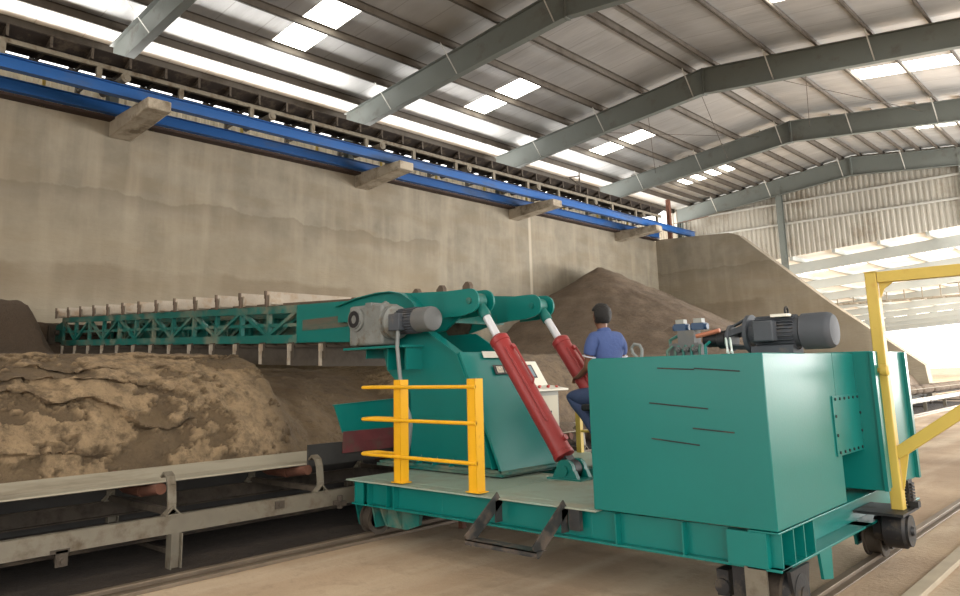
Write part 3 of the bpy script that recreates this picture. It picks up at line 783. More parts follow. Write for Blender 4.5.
wheel(-6.19, 5.08, -1); wheel(-6.19, 7.6, -1); wheel(-2.06, 4.98, 1); wheel(-2.06, 7.05, 1)
mb = MB()
for x in (-5.92, -5.7): mb.prism([(4.9, .36), (5.3, .36), (5.25, .14), (5.0, .14)], 'x', x-.012, x+.012)
mb.prism([(-5.92, .14), (-5.92, .36), (-5.45, .36), (-5.45, .2), (-5.62, .14)], 'y', 5.0, 5.015)
obj('axle_bracket', mb, TEAL2, R, smooth=False)
mb = MB(); mb.box(-6.42, -6.3, 4.72, 4.8, .33, .37); mb.lathe((-6.36, 4.76, .30), (0, 0, 1), [(0, .03), (.12, .03)], 10); obj('rail_scraper', mb, CONVD, R)
mb = MB(); mb.box(-5.72, -5.66, 5.8, 5.86, 0.02, .37); obj('stowed_jack', mb, RUST, R)
# right near wheel drive
mb = MB(); mb.lathe((-1.99, 4.98, .2), (1, 0, 0), [(0, .14), (.05, .14), (.055, .125), (.075, .125), (.08, .05), (.09, .05)], 24)
for q in range(6): mb.lathe((-1.94, 4.98+.132*math.cos(q*PI/3), .2+.132*math.sin(q*PI/3)), (1, 0, 0), [(0, .012), (.012, .012)], 6)
obj('wheel_hub_motor', mb, BLACK, R)
mb = MB(); mb.box(-2.3, -2.2, 4.84, 4.9, .05, .36); mb.box(-2.42, -2.34, 4.86, 5.1, .14, .3); mb.lathe((-2.38, 4.84, .2), (0, 1, 0), [(0, .05), (.04, .05)], 12); obj('wheel_guard', mb, BLACK, R)
mb = MB(); mb.box(-2.2, -2.06, 4.80, 4.82, .0+.06, .36); obj('rail_sweep', mb, CONV, R, smooth=False)
mb = MB(); mb.prism([(5.48, .36), (5.72, .36), (5.70, .14), (5.52, .17)], 'x', -1.99, -1.97); obj('axle_guard', mb, TEAL, R, smooth=False)
# far right wheel drive under the yellow post
mb = MB(); mb.box(-2.08, -1.72, 6.6, 7.08, .435, .455); mb.box(-1.76, -1.70, 6.98, 7.06, .455, .5); obj('drive_cover', mb, BLACK, R, smooth=False)
mb = MB(); mb.lathe((-2.0, 6.87, .295), (1, 0, 0), [(0, .09), (.06, .1), (.08, .14), (.22, .14), (.24, .12), (.26, .12), (.26, .04), (.28, .03)], 24); obj('wheel_hub_motor', mb, BLACK, R)
# big tank cabinet on the right
bx0, bx1, by0, by1, bz0, bz1 = -3.32, -1.962, 4.80, 6.12, .59, 1.69
mb = MB()
r = .06; prof = [(bx0, bz0), (bx1, bz0), (bx1, bz1)]+[(bx0+r-r*math.sin(a), bz1-r+r*math.cos(a)) for a in [PI/2*k/6 for k in range(7)]]
mb.prism(prof, 'y', by0, by1)
tk = obj('tank_cabinet', mb, TEAL, R, bevel=.006)
mb = MB(); mb.box(bx0+.1, bx1-.2, by1, 6.62, bz0, bz1); mb.box(bx1-.2, bx1, by1, 6.62, 1.36, bz1)
obj('recessed_side', mb, TEAL, tk, smooth=False)
mb = MB(); mb.box(bx1-.0, bx1+.012, 6.0, 6.64, .93, 1.37)
cp = obj('cover_plate', mb, TEAL, tk, smooth=False, bevel=.003)
mb = MB()
for i in range(6):
    for z in (.955, 1.345): mb.lathe((bx1+.012, 6.05+i*.105, z), (1, 0, 0), [(0, .012), (.008, .011)], 6)
for z in (1.08, 1.22): 
    for y in (6.03, 6.61): mb.lathe((bx1+.012, y, z), (1, 0, 0), [(0, .012), (.008, .011)], 6)
obj('bolts', mb, BLACK, cp, kind='stuff')
for (x0, z0, x1, z1) in ((-2.72, 1.607, -2.44, 1.592), (-2.44, 1.60, -2.12, 1.575), (-2.8, 1.365, -2.36, 1.33), (-2.48, 1.20, -2.19, 1.18), (-2.8, 1.12, -2.44, 1.09)):
    mb = MB(); mb.bar((x0, by0-.002, z0), (x1, by0-.002, z1), .01, .008); obj('slit', mb, BLACK, tk, smooth=False)
# second cabinet behind
mb = MB(); mb.box(-3.0, -1.83, 6.62, 7.6, .62, 1.705)
c2 = obj('valve_cabinet', mb, TEAL, R, bevel=.006)
for ya in (6.60, 7.54):
    mb = MB(); mb.box(-1.83, -1.80, ya, ya+.06, .62, 1.70); obj('edge_flange', mb, TEAL, c2, smooth=False)
mb = MB(); mb.lathe((-1.83, 6.72, 1.55), (1, 0, 0), [(0, .02), (.04, .02), (.045, .045), (.09, .045), (.1, .03)], 14); obj('valve_knob', mb, YELP, c2)
mb = MB()
for k in range(7): mb.box(-1.80, -1.74, 7.02+.0*k, 7.10, .47+.025*k, .487+.025*k)
mb.box(-1.78, -1.76, 7.0, 7.12, .45, .66); obj('drag_chain', mb, BLACK, R, smooth=False)
# electric motor and pump on the tank
mz, my = 1.845, 5.6
em = thing('x', (-2.2, my, 1.69), None, None); em.name = 'electric_motor'; WORLD[em.name] = Vector((-2.2, my, 1.69)); em.parent = R; em.location = wpos(em)-wpos(R)
mb = MB(); mb.lathe((-1.965, my, mz), (1, 0, 0), [(0, .13), (.165, .13), (.19, .124), (.21, .107), (.215, .06), (.215, 0)], 32); obj('fan_cowl', mb, MOTOR, em)
mb = MB(); mb.lathe((-2.34, my, mz), (1, 0, 0), [(0, .105), (.36, .105)], 32)
for k in range(28):
    a = 2*PI*k/28; p = Vector((0, math.cos(a), math.sin(a)))
    mb.bar(Vector((-2.3, my, mz))+p*.113, Vector((-2.01, my, mz))+p*.113, .006, .03, p)
obj('finned_body', mb, MOTOR, em, smooth=False)
mb = MB(); mb.box(-2.27, -2.12, my-.19, my-.1, 1.78, 1.93); obj('terminal_box', mb, MOTOR, em, bevel=.01)
mb = MB(); mb.lathe((-2.37, my, mz), (1, 0, 0), [(0, .145), (.03, .145)], 32); obj('flange', mb, MOTOR, em)
mb = MB(); mb.tube([(-2.08, my+.03*math.cos(a), mz+.155+.03*math.sin(a)) for a in [2*PI*k/16 for k in range(17)]], .008, 8); obj('lifting_eye', mb, BLACK, em)
mb = MB(); mb.box(-2.33, -2.02, my-.1, my+.1, 1.69, 1.75); obj('motor_foot', mb, MOTOR, em)
mb = MB(); mb.box(-2.15, -2.03, my-.135, my-.12, 1.955, 1.975); mb.box(-2.15, -2.03, my-.1, my-.05, 1.955, 1.975); obj('name_label', mb, WHITE, em)
pu = thing('x', (-2.5, my, 1.69), None, None); pu.name = 'hydraulic_pump'; WORLD[pu.name] = Vector((-2.5, my, 1.69)); pu.parent = R; pu.location = wpos(pu)-wpos(R)
mb = MB(); mb.lathe((-2.55, my, mz-.02), (1, 0, 0), [(0, .06), (.02, .06), (.03, .10), (.05, .10), (.055, .085), (.06, .085)], 24)
for k in range(5):
    a = 2*PI*k/5+.3; p = Vector((0, math.cos(a), math.sin(a)))
    mb.bar(Vector((-2.5, my, mz-.02))+p*.085, Vector((-2.37, my, mz))+p*.125, .05, .012, p)
obj('bell_housing', mb, MOTOR, pu)
mb = MB(); mb.lathe((-2.74, my, mz-.03), (1, 0, 0), [(0, .04), (.03, .055), (.12, .055), (.13, .07), (.19, .07)], 20); obj('pump_body', mb, BLACK, pu)
mb = MB(); mb.tube([(-2.78, my-.05, 1.85), (-2.68, my-.06, 1.865), (-2.58, my-.06, 1.885)], .018, 10); obj('suction_pipe', mb, COPPER, pu)
vb = thing('x', (-2.85, my, 1.69), None, None); vb.name = 'valve_block'; WORLD[vb.name] = Vector((-2.85, my, 1.69)); vb.parent = R; vb.location = wpos(vb)-wpos(R)
mb = MB(); mb.box(-2.96, -2.76, my-.08, my+.08, 1.69, 1.80); mb.box(-2.94, -2.8, my-.06, my+.06, 1.80, 1.90)
for i in range(3): mb.lathe((-2.92+.07*i, my-.08, 1.75), (0, -1, 0), [(0, .022), (.03, .022), (.03, .012), (.05, .012)], 8)
mb.box(-3.02, -2.97, my-.06, my-.02, 1.69, 1.80)
obj('manifold', mb, MOTOR2, vb, smooth=False)
for x, y in ((-2.92, my-.02), (-2.76, my-.03)):
    mb = MB(); mb.box(x-.05, x+.05, y-.035, y+.035, 1.90, 1.955); mb.lathe((x-.07, y, 1.925), (1, 0, 0), [(0, .025), (.14, .025)], 10); cb = obj('solenoid_coil', mb, BLUEV, vb)
    mb = MB(); mb.box(x-.035, x+.035, y-.03, y+.03, 1.955, 1.99); obj('connector', mb, GREYBOX, cb)
mb = MB()
for i in range(5): mb.tube([(-3.02+.07*i, my-.1, 1.69), (-3.02+.07*i, my-.1, 1.74), (-2.98+.06*i, my-.08, 1.78)], .012, 8)
mb.tube([(-3.03, my-.02, 1.69), (-3.03, my-.02, 1.83), (-2.96, my-.02, 1.86)], .014, 8)
obj('hydraulic_pipe', mb, TEAL2, vb)
mb = MB(); mb.tube([(-2.68, my-.12, 1.69), (-2.68, my-.12, 1.77), (-2.66, my-.08, 1.80)], .012, 8); obj('drain_pipe', mb, TEAL, pu)
mb = MB()
for x in (-2.2, -2.17):
    mb.tube([(x-.12, 5.1, 1.69), (x-.12, 5.06, 1.77), (x-.09, 5.0, 1.80), (x-.05, 4.92, 1.78), (x-.02, 4.86, 1.72), (x, 4.81, 1.70)], .007, 8)
obj('clear_hose', mb, WHOSE, R, label='thin pale hoses looped over the cabinet edge')
mb = MB(); mb.tube([(-3.29, 5.5+.0, 1.69), (-3.34, 5.5, 1.74), (-3.35, 5.5, 1.78), (-3.32, 5.5, 1.81), (-3.27, 5.5, 1.80), (-3.25, 5.5, 1.76), (-3.26, 5.5, 1.69)], .013, 10); obj('hose_loop', mb, HOSE, R)
# yellow collector frame
yx, yy = -1.815, 6.87
yf = thing('x', (yx, yy, .45), None, None); yf.name = 'collector_frame'; WORLD[yf.name] = Vector((yx, yy, .45)); yf.parent = R; yf.location = wpos(yf)-wpos(R); yf['label'] = 'faded yellow frame for the cable collector'
mb = MB(); mb.box(yx-.045, yx+.045, yy-.05, yy+.05, .45, 2.36); obj('upright', mb, YELP, yf, smooth=False, bevel=.008)
mb = MB(); mb.box(yx+.05, .4, yy-.045, yy+.045, 2.27, 2.36); mb.box(yx-.05, yx+.05, yy-.06, yy+.06, 2.36, 2.365); obj('top_bar', mb, YELP, yf, smooth=False, bevel=.008)
mb = MB(); mb.prism([(yx+.05, 2.27), (yx+.16, 2.27), (yx+.09, 2.22), (yx+.05, 2.14)], 'y', yy-.01, yy+.01); obj('corner_gusset', mb, YELP, yf, smooth=False)
mb = MB(); mb.bar((yx+.03, yy, .88), (-.1, yy, 2.36-.3), .08, .09); obj('strut', mb, YELP, yf, smooth=False, bevel=.006)
mb = MB(); mb.prism([(yx+.05, .92), (yx+.13, .94), (yx+.06, .62), (yx+.05, .6)], 'y', yy-.008, yy+.008); obj('strut_gusset', mb, YELP, yf, smooth=False)
# yellow railing at the deck edge
rlg = thing('x', (-5.1, 4.85, .6), None, None); rlg.name = 'railing'; WORLD[rlg.name] = Vector((-5.1, 4.85, .6)); rlg.parent = R; rlg.location = wpos(rlg)-wpos(R); rlg['label'] = 'bright yellow guard railing'
for x, yb in ((-5.55, 4.87), (-4.55, 4.85)):
    mb = MB(); mb.box(x-.045, x+.045, yb-.05, yb-.042, .6, 1.555); mb.box(x-.05, x-.042, yb-.05, yb+.05, .6, 1.555); mb.box(x+.042, x+.05, yb-.05, yb+.05, .6, 1.555); mb.box(x-.08, x+.08, yb-.06, yb+.06, .599, .607)
    obj('post', mb, YEL, rlg, smooth=False)
for z in (1.485, 1.175, .84):
    mb = MB()
    pts = [(-4.5, 4.80, z), (-5.5, 4.80, z), (-6.02, 4.80, z)]+[(-6.03-.07*math.sin(a), 4.90-.10*math.cos(a), z) for a in [PI*k/8 for k in range(9)]]+[(-5.98, 5.0, z), (-5.6, 4.97, z), (-5.53, 4.92, z)]
    mb.tube(pts, .017, 12); obj('rail_tube', mb, YEL, rlg)
mb = MB(); mb.box(-5.74, -5.67, 7.98, 8.04, .586, 1.12)
mb.tube([(-5.7, 8.01, 1.05), (-5.45, 8.01, 1.05)], .016, 10); mb.tube([(-5.7, 8.01, .85), (-5.45, 8.01, .85)], .016, 10)
obj('rear_guard_post', mb, YELP, R, smooth=False)

# tower that carries the boom
tw = thing('x', (-5.9, 6.2, .6), None, None); tw.name = 'boom_tower'; WORLD[tw.name] = Vector((-5.9, 6.2, .6)); tw.parent = R; tw.location = wpos(tw)-wpos(R)
y0, y1 = 5.74, 6.48
side = [(-6.38, .66), (-5.12, .66), (-5.34, 1.3), (-5.58, 1.80), (-6.03, 2.06), (-6.9, 2.06), (-6.78, 1.66), (-6.46, 1.4)]
mb = MB(); mb.prism(side, 'y', y0, y0+.02); obj('side_plate', mb, TEAL, tw, smooth=False)
mb = MB(); mb.prism(side, 'y', y1-.02, y1); obj('side_plate', mb, TEAL, tw, smooth=False)
mb = MB(); fr = [(-4.98, .64), (-5.22, 1.28), (-5.52, 1.83), (-5.54, 1.81), (-5.25, 1.27), (-5.02, .64)]
mb.prism([(-4.99, .63), (-5.535, 1.825), (-5.56, 1.815), (-5.02, .63)], 'y', y0-.06, y1+.1); obj('front_plate', mb, TEAL, tw, smooth=False)
mb = MB()
for a, b in (((-5.12, .66), (-5.34, 1.3)), ((-5.34, 1.3), (-5.58, 1.80)), ((-5.58, 1.80), (-6.03, 2.06))):
    mb.bar((a[0]+.005, y0-.0, a[1]), (b[0]+.005, y0-.0, b[1]), .13, .016, (1, 0, .3))
obj('edge_flange', mb, TEAL, tw, smooth=False)
mb = MB(); mb.box(-6.85, -4.95, y0-.1, y1+.12, .60, .625); mb.box(-6.85, -4.9, y0-.06, y1+.06, .625, .65); obj('base_plate', mb, TEAL2, tw, smooth=False)
for x in (-6.45, -6.2, -5.95, -5.7, -5.3):
    mb = MB(); mb.prism([(y0-.09, .65), (y0, .65), (y0, .74)], 'x', x-.006, x+.006); obj('base_gusset', mb, TEAL, tw, smooth=False)
mb = MB(); mb.box(-6.4, -6.38, y0, y1, .66, 1.4); obj('rear_plate', mb, TEAL, tw, smooth=False)
mb = MB(); mb.box(-7.2, -6.15, 5.42, 6.0, 1.90, 1.925); mb.box(-6.5, -6.48, 5.5, 5.74, 1.66, 1.90); mb.box(-6.2, -6.18, 5.5, 5.74, 1.66, 1.90); mb.box(-7.0, -6.98, 5.6, 6, 1.8, 1.9); obj('gearbox_shelf', mb, TEAL, tw, smooth=False)
mb = MB()
def fp(s, yv, off): 
    a = Vector((-5.02, yv, .64)); b = Vector((-5.54, yv, 1.82)); n = Vector((1.18, 0, .52)).normalized()
    return a+(b-a)*s+n*off
def slab(mb, s0, s1, ya, yb, off, t_):
    vs = [mb.bm.verts.new(fp(s, yv, o)) for o in (off, off+t_) for s, yv in ((s0, ya), (s1, ya), (s1, yb), (s0, yb))]
    for f in ((0, 1, 2, 3), (7, 6, 5, 4), (0, 4, 5, 1), (1, 5, 6, 2), (2, 6, 7, 3), (3, 7, 4, 0)): mb.bm.faces.new([vs[q] for q in f])
slab(mb, .94, 1.0, 6.0, 6.62, .026, .01); obj('white_plate', mb, WHITE, tw, smooth=False)
mb = MB(); slab(mb, .79, .875, 6.1, 6.42, .026, .006); npl = obj('name_plate', mb, DARKP, tw, smooth=False)
mb = MB(); slab(mb, .805, .862, 6.14, 6.24, .032, .002); slab(mb, .805, .862, 6.27, 6.38, .032, .002); obj('printed_panel', mb, PLATE, npl, smooth=False)
# chute from the tower to the conveyor
mb = MB(); mb.prism([(5.05, 1.29), (6.3, 1.34), (6.3, .97), (5.17, .985)], 'x', -6.88, -6.865); mb.bar((-6.875, 5.05, 1.29), (-6.875, 6.3, 1.34), .05, .01)
ch = obj('discharge_chute', mb, TEAL, R, smooth=False)
mb = MB(); mb.box(-6.863, -6.85, 5.17, 6.3, .875, 1.0); mb.box(-6.872, -6.858, 5.17, 6.3, .77, .89); obj('rubber_skirt', mb, RUBRED, ch, smooth=False, label='dark red rubber skirt')
# gear motor at the boom root
gm = thing('x', (-6.6, 5.55, 1.93), None, None); gm.name = 'gear_motor'; WORLD[gm.name] = Vector((-6.6, 5.55, 1.93)); gm.parent = R; gm.location = wpos(gm)-wpos(R)
mb = MB(); mb.box(-7.12, -6.52, 5.44, 5.72, 1.94, 2.41)
gb_ = obj('gearbox', mb, CAST, gm, bevel=.03)
mb = MB(); mb.lathe((-6.97, 5.44, 2.25), (0, -1, 0), [(0, .14), (.025, .14), (.03, .115), (.045, .11)], 28)
mb.lathe((-6.97, 5.44, 2.0), (0, -1, 0), [(0, .05), (.02, .05)], 12); obj('output_flange', mb, CAST, gb_)
mb = MB(); mb.lathe((-6.97, 5.40, 2.25), (0, -1, 0), [(-.02, .1), (.012, .098), (.014, .05), (-.01, .045)], 24); obj('hollow_shaft', mb, BLACK, gb_)
mb = MB()
for x in (-6.9, -6.62): mb.lathe((x, 5.58, 2.40), (0, 0, 1), [(0, .05), (.03, .04), (.03, .02), (.045, .02)], 10)
mb.box(-6.8, -6.7, 5.43, 5.73, 2.38, 2.43); obj('gearbox_cap', mb, CAST, gb_)
mb = MB(); mb.lathe((-6.54, 5.58, 2.19), (1, -.05, 0), [(0, .16), (.03, .19), (.06, .19), (.065, .165), (.10, .165), (.105, .19), (.13, .19), (.16, .15), (.2, .135)], 32); obj('adapter_flange', mb, CAST, gm)
mb = MB(); mb.lathe((-6.36, 5.57, 2.19), (1, -.05, 0), [(0, .125), (.34, .125)], 28)
for k in range(26):
    a = 2*PI*k/26; p = Vector((0, math.cos(a), math.sin(a)))
    mb.bar(Vector((-6.33, 5.57, 2.19))+p*.13, Vector((-6.03, 5.555, 2.19))+p*.13, .006, .03, p)
obj('finned_body', mb, MOTOR, gm, smooth=False)
mb = MB(); mb.lathe((-6.02, 5.555, 2.19), (1, -.05, 0), [(0, .135), (.2, .135), (.23, .128), (.242, .11), (.244, 0)], 32); obj('fan_cowl', mb, MOTOR2, gm)
mb = MB(); mb.box(-6.34, -6.16, 5.38, 5.47, 2.08, 2.27); obj('terminal_box', mb, MOTOR, gm, bevel=.01)
mb = MB(); mb.tube([(-6.22, 5.42, 2.08), (-6.21, 5.40, 1.9), (-6.17, 5.40, 1.6), (-6.12, 5.40, 1.35), (-6.02, 5.40, 1.18), (-6.0, 5.40, 1.08), (-6.05, 5.42, .9), (-6.12, 5.44, .74), (-6.12, 5.44, .6)], .022, 10); obj('motor_cable', mb, HOSE, gm, label='grey cable hanging from the gear motor')

# boom: two truss sides, scraper flights on chains
B = thing('x', (-6.1, 6.63, 2.3), None, None); B.name = 'scraper_boom'; WORLD[B.name] = Vector((-6.1, 6.63, 2.3)); B.parent = R; B.location = wpos(B)-wpos(R)
B['label'] = 'long green truss boom reaching to the wall'
def zt(x): return 2.615+.047*(-9.05-x)
def zb(x): return 2.085+.038*(-9.05-x)
X0, X1, NP = -9.05, -18.45, 12
for y in (6.0, 7.15):
    s = 1 if y < 6.5 else -1
    mb = MB(); mb.bar((X0, y+s*.04, zt(X0)-.055), (X1, y+s*.04, zt(X1)-.055), .09, .11); obj('top_chord', mb, TEAL2, B, smooth=False)
    mb = MB(); mb.bar((X0, y+s*.04, zb(X0)+.05), (X1, y+s*.04, zb(X1)+.05), .09, .12); obj('bottom_chord', mb, TEAL2, B, smooth=False)
    for k in range(NP+1):
        x = X0+(X1-X0)*k/NP
        mb = MB(); mb.bar((x, y+s*.04, zb(x)+.05), (x, y+s*.04, zt(x)-.05), .06, .06, (0, 1, 0)); obj('truss_post', mb, TEAL2, B, smooth=False)
        if k < NP:
            xn = X0+(X1-X0)*(k+1)/NP
            a, b = ((x, zt(x)-.07), (xn, zb(xn)+.1)) if k % 2 == 0 else ((x, zb(x)+.1), (xn, zt(xn)-.07))
            mb = MB(); mb.bar((a[0], y+s*.035, a[1]), (b[0], y+s*.035, b[1]), .05, .06, (0, 1, 0)); obj('truss_diagonal', mb, TEAL2, B, smooth=False)
    if s > 0:
        root = [(-9.06, 2.085), (-7.62, 2.03), (-6.35, 2.05), (-6.07, 2.09), (-5.8, 2.25), (-5.8, 2.52), (-6.06, 2.535), (-6.66, 2.57), (-7.1, 2.62), (-7.38, 2.625), (-7.83, 2.575), (-9.06, 2.615)]
    else:
        root = [(-9.06, 2.085), (-7.62, 2.03), (-6.8, 2.1), (-6.35, 2.20), (-5.8, 2.26), (-5.8, 2.52), (-6.42, 2.58), (-9.06, 2.615)]
    mb = MB(); mb.prism(root, 'y', y, y+s*.03); obj('root_plate', mb, TEAL, B, smooth=False)
    # forked lug with two round ears
    lg = MB(); yc_ = y+s*.03+.02
    for yc in ((yc_-.135, yc_-.11), (yc_+.11, yc_+.135)):
        pts = [(-6.0, 2.22), (-5.7, 2.23)]+[(-5.60+.135*math.sin(a), 2.385-.135*math.cos(a)) for a in [PI*k/12 for k in range(13)]]+[(-6.0, 2.52)]
        lg.prism(pts, 'y', *yc)
    lug = obj('cylinder_lug', lg, TEAL, B)
    mb = MB(); mb.lathe((-5.60, yc_-.155, 2.385), (0, 1, 0), [(0, .035), (.31, .035)], 12); obj('pin', mb, TEAL2, lug)
mb = MB(); mb.box(-8.9, -7.75, 5.992, 6.0, 2.24, 2.39); obj('scuffed_strip', mb, SCUFF, B, smooth=False)
for x in (-8.6, -7.3, -6.3): 
    mb = MB(); mb.box(x-.04, x+.04, 6.03, 7.24, 2.2, 2.32); obj('cross_tube', mb, TEAL2, B, smooth=False)
mb = MB(); gp = [(-8.0, 2.50), (-7.55, 2.575), (-7.15, 2.605), (-6.9, 2.60), (-6.68, 2.55), (-6.5, 2.45), (-6.38, 2.30)]
mb.prism(gp+[(-6.5, 2.2), (-8.0, 2.3)], 'y', 5.93, 5.99)
for q, w_ in zip(gp, gp[1:]): mb.bar((q[0], 5.94, q[1]), (w_[0], 5.94, w_[1]), .14, .012)
obj('sprocket_guard', mb, TEAL, B)
mb = MB(); mb.lathe((-6.95, 5.7, 2.3), (0, 1, 0), [(0, .06), (1.5, .06)], 16)
mb.lathe((-6.95, 6.1, 2.3), (0, 1, 0), [(0, .26), (.04, .26)], 20); mb.lathe((-6.95, 7.1, 2.3), (0, 1, 0), [(0, .26), (.04, .26)], 20); obj('drive_shaft', mb, CONVD, B)
mb = MB(); mb.lathe((-18.75, 6.1, 2.74), (0, 1, 0), [(0, .26), (.04, .26)], 20); mb.lathe((-18.75, 7.1, 2.74), (0, 1, 0), [(0, .26), (.04, .26)], 20); mb.lathe((-18.75, 5.95, 2.74), (0, 1, 0), [(0, .06), (1.4, .06)], 12)
obj('tail_sprocket', mb, CONVD, B)
for y in (6.03, 7.2):
    mb = MB(); mb.bar((-8.9, y+.02, 2.33), (-18.9, y+.02, zb(-18.9)+.3), .04, .05); mb.prism([(-18.4, 2.5), (-18.4, 3.0), (-19.0, 2.9), (-19.0, 2.55)], 'y', y, y+.03)
    obj('tail_frame', mb, TEAL2, B, smooth=False)
for y in (6.12, 7.12):
    mb = MB(); mb.bar((-6.9, y, zt(-6.9)+.03), (-18.75, y, zt(-18.75)+.0), .03, .05); mb.bar((-6.9, y, 2.0), (-18.75, y, zb(-18.75)-.04), .03, .05); obj('chain', mb, CHAIN, B, smooth=False)


mb = MB(); mb.box(0-.012, 0+.012, 5.86, 7.41, 0, .21); mb.box(.012, .06, 5.9, 7.37, .02, .05); mb.box(-.05, .05, 5.88, 5.9, .0, .16); mb.box(-.05, .05, 7.37, 7.39, .0, .16)
n0 = len(mb.bm.faces); mb.box(.0, .04, 5.83, 5.86, -.02, .15); mb.box(-.02, .015, 5.83, 5.86, .1, .215)
mb.bm.faces.ensure_lookup_table()
for f in mb.bm.faces[n0:]: f.material_index = 1
fl = obj('flight', mb, [FLIGHT, CHAIN], B, smooth=False, origin=(0, 6.63, 0), label='pale dusty scraper flight')
def mv(o, x, z): o.location = Vector((x, 6.63, z))-wpos(B)
tops = [-18.43+.733*k for k in range(13)]
for k, x in enumerate(tops):
    o = fl if k == 0 else dup(fl, (0, 0, 0), B)
    mv(o, x, zt(x)+.0)
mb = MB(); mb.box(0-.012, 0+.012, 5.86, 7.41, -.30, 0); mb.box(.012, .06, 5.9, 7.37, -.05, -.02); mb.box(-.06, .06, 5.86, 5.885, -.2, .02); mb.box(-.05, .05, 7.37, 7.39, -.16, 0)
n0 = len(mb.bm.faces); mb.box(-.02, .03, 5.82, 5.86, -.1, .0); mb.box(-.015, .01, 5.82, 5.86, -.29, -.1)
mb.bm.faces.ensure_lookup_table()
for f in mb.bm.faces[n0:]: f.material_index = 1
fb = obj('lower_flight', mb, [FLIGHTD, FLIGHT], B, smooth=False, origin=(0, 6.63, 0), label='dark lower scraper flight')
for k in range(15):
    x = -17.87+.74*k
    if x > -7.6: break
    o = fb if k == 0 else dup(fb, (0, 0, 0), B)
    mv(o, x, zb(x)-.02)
for x in (-8.3, -7.95, -7.6, -7.0, -6.55, -6.1):
    mb = MB(); mb.prism([(x-.07, 2.5), (x+.05, 2.5), (x+.05, 2.64), (x+.02, 2.68), (x-.02, 2.68), (x-.07, 2.63)], 'y', 6.4, 6.46); obj('chain_attachment', mb, CHAIN, B, smooth=False)

mb = MB(); mb.prism([(-18.45, zb(-18.45)+.05), (-10.3, zb(-10.3)+.05), (-10.3, zt(-10.3)-.05), (-18.45, zt(-18.45)-.05)], 'y', 7.23, 7.238); obj('far_side_sheet', mb, TEAL2, B, smooth=False)
mb = MB(); mb.box(-18.98, -18.95, 5.86, 7.41, 2.5, 2.95); mb.box(-18.95, -18.85, 5.86, 5.88, 2.55, 2.9); obj('tail_flight', mb, FLIGHTD, B, smooth=False)

# hydraulic cylinders
def cyl(y, nm):
    c = thing('x', (-4.42, y, .6), None, None); c.name = 'hydraulic_cylinder'; WORLD[c.name] = Vector((-4.42, y, .6)); c.parent = R; c.location = wpos(c)-wpos(R); c['label'] = nm
    foot = Vector((-4.42, y, .67)); eye = Vector((-5.60, y, 2.385)); d = (eye-foot).normalized(); L = (eye-foot).length
    mb = MB(); mb.lathe(foot+d*.12, d, [(0, .06), (.02, .108), (.06, .108), (.065, .1), (1.38, .1), (1.385, .108), (1.44, .108), (1.46, .09), (1.48, .06)], 32); b = obj('barrel', mb, RED, c)
    n = d.cross(Vector((0, 1, 0))).normalized()
    mb = MB(); mb.tube([foot+d*.5-Vector((0, .08, 0))-n*.08, foot+d*1.4-Vector((0, .08, 0))-n*.08], .012, 8); mb.tube([foot+d*1.36+n*-.1, foot+d*1.36+n*-.135, foot+d*.95+n*-.135, foot+d*.92+n*-.09], .012, 8)
    for s in (.28, 1.38): mb.lathe(foot+d*s-n*.09, -n, [(0, .03), (.04, .03)], 10)
    obj('oil_pipe', mb, RED, b)
    mb = MB(); mb.lathe(foot+d*1.58, d, [(0, .045), (.36, .045)], 24); obj('piston_rod', mb, CHROME, c)
    mb = MB(); mb.lathe(foot+d*(L-.22), d, [(0, .06), (.04, .065), (.12, .06), (.2, .05)], 20); mb.lathe(eye-Vector((0, .055, 0)), (0, 1, 0), [(0, .09), (.11, .09)], 24); obj('rod_eye', mb, TEAL2, c)
    mb = MB(); mb.lathe(foot-Vector((0, .05, 0)), (0, 1, 0), [(0, .09), (.1, .09)], 20); mb.bar(foot, foot+d*.14, .1, .12, (0, 1, 0)); obj('foot_eye', mb, BLACK, c)
    lm = MB()
    for s in (-1, 1):
        yc = y+s*.095
        lm.prism([(-4.57, .59), (-4.27, .59), (-4.31, .67)]+[(-4.42+.1*math.cos(a), .67+.1*math.sin(a)) for a in [PI*k/8 for k in range(9)]]+[(-4.53, .67)], 'y', yc-.025, yc+.025)
    lm.lathe((-4.42, y-.14, .67), (0, 1, 0), [(0, .045), (.28, .045)], 12)
    lm.box(-4.62, -4.22, y-.14, y+.14, .572, .6)
    obj('foot_clevis', lm, TEAL, c)
cyl(6.05, 'near red hydraulic cylinder with chrome rod'); cyl(7.14, 'far red hydraulic cylinder with chrome rod')

# control desk
cd = thing('x', (-5.85, 7.65, .6), None, None); cd.name = 'control_desk'; WORLD[cd.name] = Vector((-5.85, 7.65, .6)); cd.parent = R; cd.location = wpos(cd)-wpos(R); cd['label'] = 'pale control desk with a screen and red buttons'
mb = MB(); mb.box(-6.15, -5.55, 7.42, 7.95, .6, 1.36); pd = obj('pedestal', mb, GREYBOX, cd, bevel=.008)
mb = MB(); mb.box(-5.55, -5.54, 7.45, 7.92, .64, 1.3); obj('pedestal_door', mb, CREAM, pd, smooth=False)
mb = MB(); mb.box(-5.54, -5.535, 7.6, 7.78, 1.08, 1.11); mb.box(-5.54, -5.535, 7.5, 7.85, .98, .99); obj('label_strip', mb, DARKP, pd, smooth=False)
mb = MB(); mb.prism([(-6.2, 1.36), (-5.42, 1.36), (-5.42, 1.385), (-5.75, 1.43), (-5.95, 1.74), (-6.2, 1.74)], 'y', 7.36, 8.0); hs = obj('desk_housing', mb, WHITE, cd, bevel=.006, smooth=False)
a, b = Vector((-5.75, 0, 1.43)), Vector((-5.95, 0, 1.74)); n = Vector((.31, 0, .2)).normalized()
